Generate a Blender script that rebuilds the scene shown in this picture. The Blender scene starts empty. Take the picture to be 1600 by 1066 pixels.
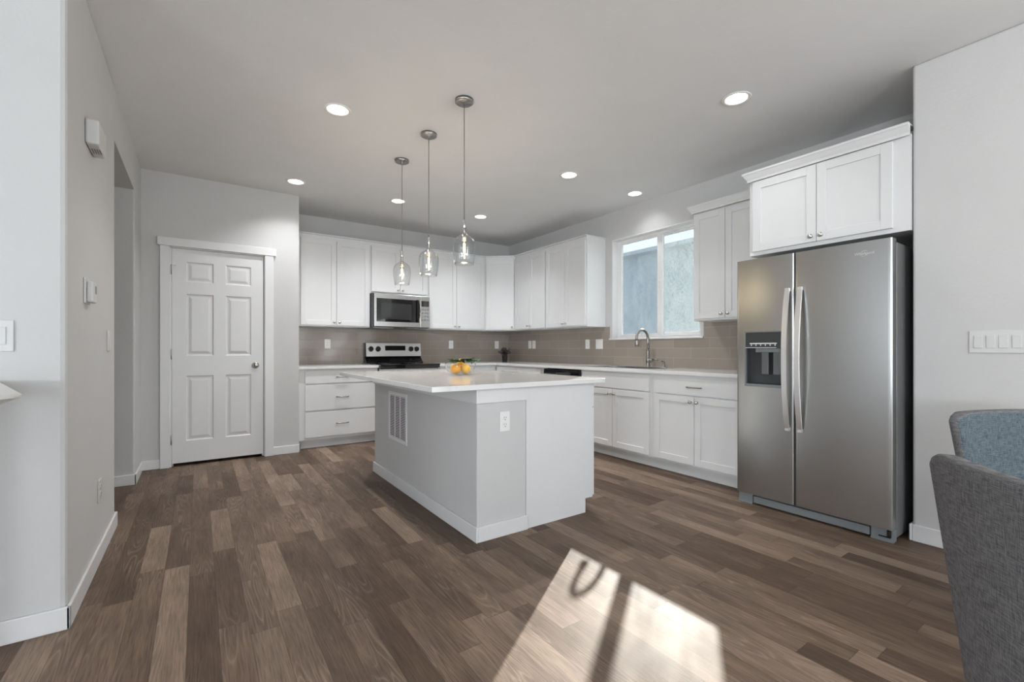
import bpy, bmesh, math, random
from mathutils import Vector, Matrix
random.seed(7)
PI = math.pi
sc = bpy.context.scene
COL = sc.collection

# ------------------------------------------------------------------ camera
cam_d = bpy.data.cameras.new('camera'); cam = bpy.data.objects.new('camera', cam_d); COL.objects.link(cam)
cam.location = (0, 0, 1.107); cam.rotation_euler = (PI/2, 0, math.radians(-34.6))
cam_d.sensor_width = 36; cam_d.lens = 710.0/1600*36; cam_d.shift_y = 12.2/1600; cam_d.clip_start = 0.05
sc.camera = cam

# ------------------------------------------------------------------ world, sun, daylight, exposure
sc.view_settings.view_transform = 'Standard'; sc.view_settings.look = 'None'
sc.view_settings.gamma = 1; sc.view_settings.use_curve_mapping = False
sc.view_settings.exposure = 0.96
world = bpy.data.worlds.new('sky'); sc.world = world; world.use_nodes = True
bg = world.node_tree.nodes['Background']; bg.inputs[0].default_value = (0.80, 0.90, 1.0, 1); bg.inputs[1].default_value = 0.7
def lamp(name, kind, energy, color, loc=(0, 0, 0), direction=(0, 0, -1), **kw):
    d = bpy.data.lights.new(name, kind); d.energy = energy; d.color = color
    for k, v in kw.items(): setattr(d, k, v)
    o = bpy.data.objects.new(name, d); COL.objects.link(o); o.location = loc
    o.rotation_euler = Vector(direction).to_track_quat('-Z', 'Y').to_euler()
    return o
SUN_DIR = (-0.827, -0.563, -0.438)
lamp('sun', 'SUN', 7.5, (1.0, 0.94, 0.87), (8, 8, 6), SUN_DIR, angle=math.radians(0.6))
DAY = (0.88, 0.945, 1.0)
# unseen living-room windows behind the camera, with lamps added to even the room light
for wx in (-4.4, -0.9, 2.0):
    lamp('daylight_front', 'AREA', 22, DAY, (wx, -7.95, 1.45), (0, 1, 0.0), shape='RECTANGLE', size=2.4, size_y=2.1)
    lamp('added_front_uplight', 'AREA', 74, DAY, (wx, -7.90, 1.35), (0, 1, 3.0), shape='RECTANGLE', size=2.4, size_y=1.2)  # lamp aimed steeply upward, added to brighten the ceiling
for wy, e1, e2 in ((-3.0, 18, 210), (1.15, 7, 22)):
    lamp('added_left_daylight', 'AREA', e1, DAY, (-6.45, wy, 1.45), (1, 0, 0.0), shape='RECTANGLE', size=2.4, size_y=2.1)  # side windows unseen, lamp positions shifted to balance the wall brightness
    lamp('added_left_uplight', 'AREA', e2, DAY, (-6.40, wy, 1.35), (1, 0, 1.8), shape='RECTANGLE', size=2.4, size_y=1.2)  # upward lamp added to raise the bounced light in the room
# two unseen fill lamps added on the dining side for wall and cabinet brightness
lamp('added_right_fill', 'AREA', 42, DAY, (3.36, -2.4, 1.15), (-1, -0.1, 0.9), shape='RECTANGLE', size=2.3, size_y=2.1)
lamp('added_dining_fill', 'POINT', 21, (1.0, 0.95, 0.88), (1.9, -1.0, 1.9), shadow_soft_size=0.25)

# ------------------------------------------------------------------ material helpers
class NT:
    def __init__(s, name):
        s.m = bpy.data.materials.new(name); s.m.use_nodes = True; s.t = s.m.node_tree
        s.b = s.t.nodes['Principled BSDF']; s.out = s.t.nodes['Material Output']
    def n(s, kind, **kw):
        nd = s.t.nodes.new(kind)
        for k, v in kw.items():
            if k.startswith('i_'):
                key = k[2:]; key = int(key) if key.isdigit() else key.replace('_', ' ')
                s.put(nd.inputs[key], v)
            else: setattr(nd, k, v)
        return nd
    def put(s, sock, v):
        if isinstance(v, bpy.types.NodeSocket): s.t.links.new(v, sock)
        elif isinstance(v, bpy.types.Node): s.t.links.new(v.outputs[0], sock)
        else: sock.default_value = v
    def math(s, op, a, b=0.0, c=0.0):
        nd = s.t.nodes.new('ShaderNodeMath'); nd.operation = op
        s.put(nd.inputs[0], a); s.put(nd.inputs[1], b); s.put(nd.inputs[2], c)
        return nd.outputs[0]
    def coord(s, which='Object'): return s.n('ShaderNodeTexCoord').outputs[which]
    def mapping(s, vec, scale=(1, 1, 1), loc=(0, 0, 0)):
        return s.n('ShaderNodeMapping', i_Vector=vec, i_Scale=scale, i_Location=loc).outputs[0]
    def ramp(s, fac, stops):
        r = s.n('ShaderNodeValToRGB', i_Fac=fac); e = r.color_ramp.elements
        while len(e) < len(stops): e.new(0.5)
        for k, (p, c) in enumerate(stops):
            e[k].position = p; e[k].color = (c, c, c, 1) if not hasattr(c, '__len__') else (*c[:3], 1)
        return r.outputs[0]
    def bump(s, h, strength=0.2, dist=0.01):
        s.put(s.b.inputs['Normal'], s.n('ShaderNodeBump', i_Height=h, i_Strength=strength, i_Distance=dist).outputs[0])
def simple(name, col, rough=0.5, metal=0.0, bump=None, spec=None, coat=0.0):
    m = NT(name); b = m.b.inputs
    m.put(b['Roughness'], rough); b['Metallic'].default_value = metal
    v = m.coord()
    nz = m.n('ShaderNodeTexNoise', i_Vector=v, i_Scale=3.0, i_Detail=3.0)
    f = m.ramp(nz.outputs[0], [(0.3, 0.97), (0.7, 1.0)])
    mx = m.n('ShaderNodeMix', data_type='RGBA', blend_type='MULTIPLY')
    mx.inputs[0].default_value = 1; mx.inputs[6].default_value = (*col, 1); m.put(mx.inputs[7], f)
    m.put(b['Base Color'], mx.outputs[2])
    if spec is not None: b['Specular IOR Level'].default_value = spec
    if coat: b['Coat Weight'].default_value = coat; b['Coat Roughness'].default_value = 0.05
    if bump:
        nb = m.n('ShaderNodeTexNoise', i_Vector=v, i_Scale=bump[0], i_Detail=4.0)
        m.bump(nb.outputs[0], bump[1], bump[2] if len(bump) > 2 else 0.004)
    return m.m
M = {}
M['wall'] = simple('wall_paint', (0.56, 0.559, 0.556), 0.75, bump=(60, 0.35, 0.003))
M['ceiling'] = simple('ceiling_paint', (0.75, 0.752, 0.755), 0.85, bump=(50, 0.3, 0.003))
M['trim'] = simple('white_trim_paint', (0.70, 0.70, 0.705), 0.35)
M['cab'] = simple('white_cabinet_paint', (0.70, 0.705, 0.71), 0.38)
M['cabin'] = simple('cabinet_underside', (0.62, 0.61, 0.60), 0.6)
M['plastic'] = simple('white_plastic', (0.78, 0.775, 0.76), 0.35)
M['offwhite'] = simple('offwhite_plastic', (0.60, 0.60, 0.595), 0.35)
M['slot'] = simple('dark_slot', (0.05, 0.05, 0.05), 0.6)
M['hole'] = simple('grille_shadow_gap', (0.03, 0.03, 0.03), 0.8)
M['nickel'] = simple('satin_nickel', (0.62, 0.60, 0.58), 0.28, 1.0)
M['dnickel'] = simple('brushed_nickel_dark', (0.36, 0.345, 0.33), 0.33, 1.0)
M['cord'] = simple('pendant_cord', (0.14, 0.135, 0.13), 0.5)
M['black'] = simple('black_enamel', (0.010, 0.010, 0.011), 0.12)
M['bglass'] = simple('black_glass', (0.008, 0.008, 0.009), 0.04, coat=0.5)
M['mwglass'] = simple('microwave_window_glass', (0.035, 0.036, 0.036), 0.06)
M['matteblack'] = simple('matte_black', (0.012, 0.011, 0.011), 0.6)
M['greyplastic'] = simple('grey_plastic', (0.20, 0.215, 0.225), 0.42)
M['dgrey'] = simple('dark_grey_plastic', (0.045, 0.048, 0.052), 0.3)
M['paddle'] = simple('paddle_grey', (0.13, 0.135, 0.14), 0.35)
M['case'] = simple('fridge_case_grey', (0.20, 0.205, 0.205), 0.42, 0.35)
M['rubber'] = simple('black_gasket_and_gap', (0.01, 0.01, 0.01), 0.8)
M['leg'] = simple('dark_wood_leg', (0.05, 0.035, 0.028), 0.4)
M['tabletop'] = simple('white_tabletop', (0.74, 0.73, 0.70), 0.3)
M['vinyl'] = simple('white_vinyl', (0.80, 0.80, 0.80), 0.35)
M['siding'] = simple('neighbour_siding', (0.27, 0.325, 0.38), 0.8)
M['outside'] = simple('outside_gravel', (0.40, 0.39, 0.36), 0.9)
M['fence'] = simple('pale_fence', (0.62, 0.66, 0.66), 0.8)
M['leaf'] = simple('dark_green_leaf', (0.035, 0.07, 0.02), 0.5)
M['paleleaf'] = simple('pale_green_leaf', (0.20, 0.30, 0.19), 0.5)
M['stem'] = simple('brown_stem', (0.08, 0.05, 0.03), 0.6)
M['darkplant'] = simple('almost_black_leaf', (0.016, 0.010, 0.010), 0.55)
M['darkbud'] = simple('dull_red_bud', (0.09, 0.06, 0.055), 0.5)
M['orange'] = simple('orange_peel', (0.80, 0.36, 0.02), 0.42, bump=(160, 0.3, 0.002))
M['lemon'] = simple('yellow_peel', (0.83, 0.46, 0.035), 0.42, bump=(160, 0.3, 0.002))
M['hinge'] = simple('steel_hinge', (0.45, 0.45, 0.44), 0.35, 1.0)

def steel(name, base, r0, r1, axis='z', metal=1.0):
    m = NT(name); v = m.coord(); b = m.b.inputs
    sca = {'z': (260, 260, 1.2), 'y': (260, 1.2, 260), 'x': (1.2, 260, 260)}[axis]
    nz = m.n('ShaderNodeTexNoise', i_Vector=m.mapping(v, sca), i_Scale=1.0, i_Detail=2.0)
    m.put(b['Roughness'], m.n('ShaderNodeMapRange', i_Value=nz.outputs[0], i_3=r0, i_4=r1).outputs[0])
    m.put(b['Base Color'], m.ramp(nz.outputs[0], [(0.3, [c*0.985 for c in base]), (0.7, base)]))
    b['Metallic'].default_value = metal
    return m.m
M['steel'] = steel('brushed_stainless', (0.43, 0.428, 0.42), 0.29, 0.31, 'z')
M['steelh'] = steel('brushed_stainless_horizontal', (0.60, 0.59, 0.575), 0.22, 0.30, 'x')
M['handle'] = steel('bright_stainless_handle', (0.80, 0.80, 0.80), 0.3, 0.4, 'z', 0.85)
M['chrome'] = simple('sink_steel', (0.70, 0.70, 0.70), 0.15, 1.0)

def make_floor():
    m = NT('wood_plank_floor'); b = m.b.inputs
    sep = m.n('ShaderNodeSeparateXYZ', i_0=m.n('ShaderNodeNewGeometry').outputs['Position'])
    x, y = sep.outputs[0], sep.outputs[1]
    W, L = 0.1016, 0.78
    row = m.math('DIVIDE', m.math('ADD', x, 20*W - 0.0655), W)
    rid = m.math('FLOOR', row); rf = m.math('FRACT', row)
    wn = m.n('ShaderNodeTexWhiteNoise', noise_dimensions='1D'); m.put(wn.inputs['W'], rid)
    col = m.math('ADD', m.math('DIVIDE', m.math('ADD', y, 20.0), L), m.math('MULTIPLY', wn.outputs[0], 7.31))
    cid0 = m.math('FLOOR', col)
    # uneven lengths: move each joint a little
    wn2 = m.n('ShaderNodeTexWhiteNoise', noise_dimensions='2D')
    m.put(wn2.inputs['Vector'], m.n('ShaderNodeCombineXYZ', i_0=rid, i_1=cid0).outputs[0])
    thr = m.math('MULTIPLY', wn2.outputs[0], 0.55)
    cf0 = m.math('FRACT', col)
    step = m.math('GREATER_THAN', cf0, thr)
    cid = m.math('ADD', cid0, step)
    jd = m.math('ABSOLUTE', m.math('SUBTRACT', cf0, thr))
    key = m.n('ShaderNodeCombineXYZ', i_0=m.math('MULTIPLY', rid, 3.17), i_1=m.math('MULTIPLY', cid, 5.71)).outputs[0]
    wn3 = m.n('ShaderNodeTexWhiteNoise', noise_dimensions='2D'); m.put(wn3.inputs['Vector'], key)
    tone = wn3.outputs[0]
    # grain coordinates, shifted per plank
    gx = m.math('ADD', m.math('MULTIPLY', rf, W), m.math('MULTIPLY', wn3.outputs[0], 13.0))
    gy = m.math('ADD', y, m.math('MULTIPLY', m.n('ShaderNodeSeparateXYZ', i_0=wn3.outputs[1]).outputs[1], 9.0))
    gv = m.n('ShaderNodeCombineXYZ', i_0=gx, i_1=gy).outputs[0]
    fine = m.n('ShaderNodeTexNoise', i_Vector=m.mapping(gv, (170, 7, 1)), i_Scale=1.0, i_Detail=4.0, i_Roughness=0.6)
    broad = m.n('ShaderNodeTexNoise', i_Vector=m.mapping(gv, (22, 2.2, 1)), i_Scale=1.0, i_Detail=3.0)
    # cathedral figure: contour lines of a smooth stretched noise
    sm = m.n('ShaderNodeTexNoise', i_Vector=m.mapping(gv, (13.0, 1.05, 1)), i_Scale=1.0, i_Detail=1.0, i_Roughness=0.4)
    rings = m.math('PINGPONG', m.math('MULTIPLY', sm.outputs[0], 19.0), 0.5)
    rings = m.math('MULTIPLY', rings, 2.0)
    ringl = m.ramp(rings, [(0.0, 1.0), (0.30, 0.25), (1.0, 0.0)])
    msk = m.n('ShaderNodeTexNoise', i_Vector=m.mapping(gv, (7.0, 1.6, 1), (31, 7, 0)), i_Scale=1.0, i_Detail=0.0)
    mskf = m.ramp(msk.outputs[0], [(0.46, 0.12), (0.60, 1.0)])
    blot = m.n('ShaderNodeTexNoise', i_Vector=m.mapping(gv, (6.0, 3.0, 1)), i_Scale=1.0, i_Detail=4.0)
    base = m.ramp(tone, [(0.0, (0.094, 0.062, 0.043)), (0.35, (0.126, 0.086, 0.062)), (0.75, (0.174, 0.122, 0.090)), (1.0, (0.245, 0.180, 0.135))])
    f1 = m.ramp(fine.outputs[0], [(0.30, 0.62), (0.52, 1.0), (0.72, 1.25)])
    f2 = m.ramp(broad.outputs[0], [(0.3, 0.84), (0.7, 1.12)])
    def mul(a, c, f=1.0):
        mx = m.n('ShaderNodeMix', data_type='RGBA', blend_type='MULTIPLY'); mx.inputs[0].default_value = f
        m.put(mx.inputs[6], a); m.put(mx.inputs[7], c); return mx.outputs[2]
    c = mul(mul(mul(base, f1), f2), m.ramp(blot.outputs[0], [(0.3, 0.86), (0.7, 1.14)]))
    mx = m.n('ShaderNodeMix', data_type='RGBA', blend_type='MIX')
    m.put(mx.inputs[0], m.math('MULTIPLY', m.math('MULTIPLY', ringl, mskf), m.math('MULTIPLY_ADD', tone, 0.40, 0.22)))
    m.put(mx.inputs[6], c); mx.inputs[7].default_value = (0.34, 0.262, 0.20, 1)
    c = mx.outputs[2]
    # joints
    e1 = m.math('LESS_THAN', m.math('MINIMUM', rf, m.math('SUBTRACT', 1.0, rf)), 0.010)
    e2 = m.math('LESS_THAN', jd, 0.0017)
    gap = m.math('MAXIMUM', e1, e2)
    mg = m.n('ShaderNodeMix', data_type='RGBA'); m.put(mg.inputs[0], m.math('MULTIPLY', gap, 0.55)); m.put(mg.inputs[6], c)
    mg.inputs[7].default_value = (0.05, 0.035, 0.027, 1)
    m.put(b['Base Color'], mg.outputs[2])
    m.put(b['Roughness'], m.n('ShaderNodeMapRange', i_Value=fine.outputs[0], i_3=0.42, i_4=0.54).outputs[0])
    b['Specular IOR Level'].default_value = 0.14
    h = m.math('SUBTRACT', m.math('ADD', m.math('MULTIPLY', fine.outputs[0], 0.25), m.math('MULTIPLY', ringl, 0.15)), gap)
    m.bump(h, 0.22, 0.0015)
    return m.m
M['floor'] = make_floor()

def make_tile():
    m = NT('taupe_subway_tile'); b = m.b.inputs
    sep = m.n('ShaderNodeSeparateXYZ', i_0=m.coord())
    v = m.n('ShaderNodeCombineXYZ', i_0=sep.outputs[0], i_1=sep.outputs[2]).outputs[0]
    br = m.n('ShaderNodeTexBrick', i_Vector=v, i_Scale=1.0)
    br.offset = 0.5; br.squash = 1.0
    br.inputs['Color1'].default_value = (0.285, 0.243, 0.205, 1); br.inputs['Color2'].default_value = (0.325, 0.278, 0.237, 1)
    br.inputs['Mortar'].default_value = (0.40, 0.36, 0.325, 1)
    br.inputs['Mortar Size'].default_value = 0.0016; br.inputs['Mortar Smooth'].default_value = 0.15
    br.inputs['Brick Width'].default_value = 0.4064; br.inputs['Row Height'].default_value = 0.1016
    m.put(b['Base Color'], br.outputs[0])
    m.put(b['Roughness'], m.n('ShaderNodeMapRange', i_Value=br.outputs[1], i_3=0.10, i_4=0.7).outputs[0])
    m.bump(m.math('SUBTRACT', 1.0, br.outputs[1]), 0.5, 0.0015)
    return m.m
M['tile'] = make_tile()

def make_quartz():
    m = NT('white_quartz'); b = m.b.inputs; v = m.coord()
    d = m.n('ShaderNodeTexNoise', i_Vector=v, i_Scale=1.3, i_Detail=4.0)
    mx = m.n('ShaderNodeMix', data_type='RGBA'); mx.inputs[0].default_value = 0.35; m.put(mx.inputs[6], v); m.put(mx.inputs[7], d.outputs[1])
    vn = m.n('ShaderNodeTexNoise', i_Vector=mx.outputs[2], i_Scale=3.0, i_Detail=6.0)
    vein = m.math('ABSOLUTE', m.math('SUBTRACT', vn.outputs[0], 0.5))
    m.put(b['Base Color'], m.ramp(vein, [(0.0, (0.68, 0.68, 0.675)), (0.02, (0.715, 0.715, 0.71)), (0.08, (0.73, 0.728, 0.72))]))
    b['Roughness'].default_value = 0.10
    return m.m
M['quartz'] = make_quartz()

def make_fabric(name, c0, c1):
    m = NT(name); b = m.b.inputs; v = m.coord()
    a = m.n('ShaderNodeTexNoise', i_Vector=m.mapping(v, (40, 40, 600)), i_Scale=1.0, i_Detail=2.0)
    c = m.n('ShaderNodeTexNoise', i_Vector=m.mapping(v, (600, 600, 35)), i_Scale=1.0, i_Detail=2.0)
    s = m.math('MULTIPLY', m.math('ADD', a.outputs[0], c.outputs[0]), 0.5)
    m.put(b['Base Color'], m.ramp(s, [(0.38, c0), (0.62, c1)]))
    b['Roughness'].default_value = 0.9; b['Specular IOR Level'].default_value = 0.2
    m.bump(s, 0.5, 0.002)
    return m.m
M['fabout'] = make_fabric('charcoal_weave', (0.085, 0.085, 0.090), (0.215, 0.213, 0.218))
M['fabin'] = make_fabric('blue_grey_weave', (0.05, 0.066, 0.082), (0.15, 0.185, 0.205))

def emissive(name, col, strength):
    m = NT(name); b = m.b.inputs
    b['Base Color'].default_value = (*col, 1); b['Emission Color'].default_value = (*col, 1); b['Emission Strength'].default_value = strength
    return m.m
M['led'] = emissive('downlight_led', (1.0, 0.96, 0.88), 9.0)
M['filament'] = emissive('bulb_filament', (1.0, 0.78, 0.45), 30.0)

def make_clear(name, tint, ior, gl_rough=0.02, boost=1.0):
    m = NT(name); t = m.t
    tr = m.n('ShaderNodeBsdfTransparent'); tr.inputs[0].default_value = (*tint, 1)
    gl = m.n('ShaderNodeBsdfGlossy'); gl.inputs['Roughness'].default_value = gl_rough
    lw = m.n('ShaderNodeLayerWeight'); lw.inputs[0].default_value = 0.5
    f0 = ((ior-1)/(ior+1))**2
    fr = m.n('ShaderNodeMath', operation='MULTIPLY_ADD', i_0=m.math('POWER', lw.outputs['Facing'], 4.0), i_1=0.9*(1-f0), i_2=f0)
    mx = m.n('ShaderNodeMixShader'); m.put(mx.inputs[0], m.math('MULTIPLY', fr.outputs[0], boost)); m.put(mx.inputs[1], tr); m.put(mx.inputs[2], gl)
    m.put(m.out.inputs[0], mx.outputs[0]); return m.m
M['clear'] = make_clear('clear_glass', (0.965, 0.97, 0.97), 1.5)
M['bulbglass'] = make_clear('bulb_glass', (0.97, 0.95, 0.9), 1.4)

def make_dusty(name, amount, col):
    m = NT(name); v = m.coord()
    n1 = m.n('ShaderNodeTexNoise', i_Vector=m.mapping(v, (7, 7, 4)), i_Scale=1.0, i_Detail=8.0, i_Roughness=0.75)
    n2 = m.n('ShaderNodeTexNoise', i_Vector=m.mapping(v, (120, 120, 60)), i_Scale=1.0, i_Detail=2.0)
    sw = m.n('ShaderNodeTexNoise', i_Vector=m.mapping(v, (3, 2.2, 2.2)), i_Scale=1.0, i_Detail=2.0)
    wipe = m.math('PINGPONG', m.math('MULTIPLY', sw.outputs[0], 14.0), 0.5)
    f = m.math('ADD', m.math('ADD', m.math('MULTIPLY', m.math('SUBTRACT', n1.outputs[0], 0.28), 2.5), m.math('MULTIPLY', m.math('SUBTRACT', n2.outputs[0], 0.35), 2.2)), m.math('MULTIPLY', wipe, 0.25))
    f = m.math('MULTIPLY', f, amount)
    tr = m.n('ShaderNodeBsdfTransparent'); tr.inputs[0].default_value = (0.93, 0.95, 0.95, 1)
    tl = m.n('ShaderNodeBsdfTranslucent'); tl.inputs[0].default_value = (*col, 1)
    df = m.n('ShaderNodeBsdfDiffuse'); df.inputs[0].default_value = (*col, 1)
    ms = m.n('ShaderNodeMixShader'); ms.inputs[0].default_value = 0.35; m.put(ms.inputs[1], tl); m.put(ms.inputs[2], df)
    mx = m.n('ShaderNodeMixShader'); m.put(mx.inputs[0], f); m.put(mx.inputs[1], tr); m.put(mx.inputs[2], ms)
    gl = m.n('ShaderNodeBsdfGlossy'); gl.inputs['Roughness'].default_value = 0.03
    m2 = m.n('ShaderNodeMixShader'); m.put(m2.inputs[0], m.math('MULTIPLY', m.n('ShaderNodeFresnel', i_IOR=1.45).outputs[0], 0.0)); m.put(m2.inputs[1], mx); m.put(m2.inputs[2], gl)
    m.put(m.out.inputs[0], m2.outputs[0]); return m.m
M['dusty'] = make_dusty('dusty_window_glass', 0.15, (0.30, 0.35, 0.375))
M['dustier'] = make_dusty('streaky_window_glass', 0.30, (0.34, 0.39, 0.395))

# ------------------------------------------------------------------ mesh helpers
class MB:
    def __init__(s): s.bm = bmesh.new()
    def _done(s, vs, mi, smooth):
        fs = {f for v in vs if v.is_valid for f in v.link_faces}
        for f in fs: f.material_index = mi; f.smooth = smooth
    def box(s, x0, x1, y0, y1, z0, z1, bev=0.0, mi=0, seg=2, mat=None):
        t = bmesh.new(); bmesh.ops.create_cube(t, size=1)
        for v in t.verts: v.co = Vector(((x0+x1)/2 + v.co.x*abs(x1-x0), (y0+y1)/2 + v.co.y*abs(y1-y0), (z0+z1)/2 + v.co.z*abs(z1-z0)))
        if bev: bmesh.ops.bevel(t, geom=t.edges[:], offset=bev, segments=seg, affect='EDGES', profile=0.5)
        if mat is not None: bmesh.ops.transform(t, matrix=mat, verts=t.verts)
        s.merge(t, mi, False); return s
    def merge(s, t, mi=0, smooth=None):
        mp = {v: s.bm.verts.new(v.co) for v in t.verts}
        for f in t.faces:
            try: nf = s.bm.faces.new([mp[v] for v in f.verts])
            except ValueError: continue
            nf.material_index = mi; nf.smooth = f.smooth if smooth is None else smooth
        t.free()
    def cyl(s, p0, p1, r, r2=None, seg=20, mi=0, smooth=True):
        return s.tube([p0, p1], [r, r if r2 is None else r2], seg, mi, smooth)
    def tube(s, pts, rad, seg=12, mi=0, smooth=True, caps=True):
        pts = [Vector(p) for p in pts]; n = len(pts)
        rad = rad if hasattr(rad, '__len__') else [rad]*n
        rings = []; prev = None
        for i, p in enumerate(pts):
            d = (pts[min(i+1, n-1)] - pts[max(i-1, 0)]).normalized()
            if prev is None:
                a = Vector((0, 0, 1)) if abs(d.z) < 0.9 else Vector((1, 0, 0)); u = d.cross(a).normalized()
            else: u = (prev - d*prev.dot(d)).normalized()
            prev = u; w = d.cross(u)
            rings.append([s.bm.verts.new(p + (u*math.cos(2*PI*k/seg) + w*math.sin(2*PI*k/seg))*rad[i]) for k in range(seg)])
        for i in range(n-1):
            for k in range(seg):
                f = s.bm.faces.new([rings[i][k], rings[i][(k+1) % seg], rings[i+1][(k+1) % seg], rings[i+1][k]])
                f.material_index = mi; f.smooth = smooth
        if caps:
            for ring in (rings[0][::-1], rings[-1]):
                f = s.bm.faces.new(ring); f.material_index = mi
        return s
    def lathe(s, prof, c=(0, 0, 0), seg=32, mi=0, axis='z', smooth=True):
        rings = []
        for r, h in prof:
            ring = []
            if r < 1e-6: r = 1e-5
            for k in range(seg):
                a = 2*PI*k/seg; x, y = r*math.cos(a), r*math.sin(a)
                p = {'z': (x, y, h), 'y': (x, h, -y), 'x': (h, x, y)}[axis]
                ring.append(s.bm.verts.new(Vector(p) + Vector(c)))
            rings.append(ring)
        for i in range(len(rings)-1):
            for k in range(seg):
                f = s.bm.faces.new([rings[i][k], rings[i][(k+1) % seg], rings[i+1][(k+1) % seg], rings[i+1][k]])
                f.material_index = mi; f.smooth = smooth
        return s
    def prism(s, poly, z0, z1, mi=0, axis='z', smooth=False):
        """poly extruded along axis; for 'z' poly=(x,y); 'y' poly=(x,z); 'x' poly=(y,z)"""
        def P(a, b, h): return {'z': (a, b, h), 'y': (a, h, b), 'x': (h, a, b)}[axis]
        A = [s.bm.verts.new(P(a, b, z0)) for a, b in poly]; B = [s.bm.verts.new(P(a, b, z1)) for a, b in poly]
        n = len(poly)
        fs = [s.bm.faces.new(A[::-1]), s.bm.faces.new(B)]
        for i in range(n): fs.append(s.bm.faces.new([A[i], A[(i+1) % n], B[(i+1) % n], B[i]]))
        for f in fs: f.material_index = mi
        for f in fs[2:]: f.smooth = smooth
        return s
    def sphere(s, c, r, sx=1, sy=1, sz=1, mi=0, seg=16, rot=None):
        t = bmesh.new(); bmesh.ops.create_uvsphere(t, u_segments=seg, v_segments=max(6, seg*2//3), radius=r)
        for v in t.verts:
            p = Vector((v.co.x*sx, v.co.y*sy, v.co.z*sz))
            if rot is not None: p = rot @ p
            v.co = p + Vector(c)
        s.merge(t, mi, True); return s
    def leaf(s, base, direction, up, L, W, mi=0, fold=0.15):
        d = Vector(direction).normalized(); u = Vector(up); side = d.cross(u).normalized(); u = side.cross(d).normalized()
        b = Vector(base); rows = []
        for t, w in ((0, .12), (.25, .8), (.5, 1), (.75, .75), (1, .05)):
            c = b + d*L*t - u*L*0.25*t*t
            rows.append([s.bm.verts.new(c + side*W*w*q/2 + u*abs(q)*W*fold) for q in (-1, 0, 1)])
        for i in range(4):
            for k in range(2):
                f = s.bm.faces.new([rows[i][k], rows[i][k+1], rows[i+1][k+1], rows[i+1][k]]); f.material_index = mi; f.smooth = True
        return s
    def build(s, name, mat, parent=None, world=False, normals=True):
        if normals: bmesh.ops.recalc_face_normals(s.bm, faces=s.bm.faces[:])
        me = bpy.data.meshes.new(name); s.bm.to_mesh(me); s.bm.free()
        for mm in (mat if isinstance(mat, (list, tuple)) else [mat]): me.materials.append(M[mm] if isinstance(mm, str) else mm)
        o = bpy.data.objects.new(name, me); COL.objects.link(o)
        if parent is not None:
            o.parent = parent
            if world:
                off = parent['_w'] if '_w' in parent else parent.location
                me.transform(Matrix.Translation(-Vector(off)))
        return o
def tag(o, label, cat, group=None):
    o['label'] = label; o['category'] = cat
    if group: o['group'] = group
    return o
def thing(name, label, cat, loc=(0, 0, 0), rotz=0, group=None):
    o = bpy.data.objects.new(name, None); COL.objects.link(o); o.location = loc; o.rotation_euler = (0, 0, rotz)
    o.empty_display_size = 0.1
    return tag(o, label, cat, group)
def struct(o): o['kind'] = 'structure'; return o
def recenter(o):
    """put a top-level mesh's origin at its base centre"""
    me = o.data; xs = [v.co.x for v in me.vertices]; ys = [v.co.y for v in me.vertices]; zs = [v.co.z for v in me.vertices]
    c = Vector(((min(xs)+max(xs))/2, (min(ys)+max(ys))/2, min(zs)))
    me.transform(Matrix.Translation(-c)); o.location = c; return o

# ------------------------------------------------------------------ room shell
CH = 2.743
XW, YB = 4.08, 6.0       # window wall face, back wall face
b = MB(); b.box(-6.7, 4.35, -8.2, 6.2, -0.12, 0.0); struct(b.build('floor', 'floor'))
# ceiling with round holes for the downlights
CANS = [(0.783, 3.235), (0.783, 4.86), (1.817, 4.855), (2.872, 4.85), (2.87, 3.215), (3.783, 3.205), (2.893, 1.611)]
HR = 0.072
b = MB(); bm = b.bm
S = 0.12
xs = sorted({-6.7, 4.35} | {round(c[0]+d, 4) for c in CANS for d in (-S, S)}); ys = sorted({-8.2, 6.2} | {round(c[1]+d, 4) for c in CANS for d in (-S, S)})
def vget(cache, x, y, z=CH):
    k = (round(x, 5), round(y, 5), z)
    if k not in cache: cache[k] = bm.verts.new(k)
    return cache[k]
cache = {}
cells = []
for cx, cy in CANS: cells.append((cx-S, cx+S, cy-S, cy+S, cx, cy))
def covered(x, y):
    return any(a < x < c and d < y < e for a, c, d, e, _, _ in cells)
for i in range(len(xs)-1):
    for j in range(len(ys)-1):
        if covered((xs[i]+xs[i+1])/2, (ys[j]+ys[j+1])/2): continue
        bm.faces.new([vget(cache, xs[i], ys[j]), vget(cache, xs[i], ys[j+1]), vget(cache, xs[i+1], ys[j+1]), vget(cache, xs[i+1], ys[j])])
for a, c, d, e, cx, cy in cells:
    n = 32; inner = []; outer = []
    for k in range(n):
        an = 2*PI*(k+0.5)/n; ux, uy = math.cos(an), math.sin(an)
        s_ = S/max(abs(ux), abs(uy))
        inner.append(bm.verts.new((cx+HR*ux, cy+HR*uy, CH))); outer.append(bm.verts.new((cx+s_*ux, cy+s_*uy, CH)))
    for k in range(n):
        k2 = (k+1) % n
        bm.faces.new([outer[k], outer[k2], inner[k2], inner[k]])
        # corners of the square
        p, q = outer[k].co, outer[k2].co
        if abs(p.x-q.x) > 1e-6 and abs(p.y-q.y) > 1e-6:
            cxn = bm.verts.new((cx+math.copysign(S, (p.x+q.x)/2-cx), cy+math.copysign(S, (p.y+q.y)/2-cy), CH)); bm.faces.new([outer[k], cxn, outer[k2]])
    # upper lip so the hole has depth
    top = [bm.verts.new((v.co.x, v.co.y, CH+0.02)) for v in inner]
    for k in range(n): bm.faces.new([inner[k], inner[(k+1) % n], top[(k+1) % n], top[k]])
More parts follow.
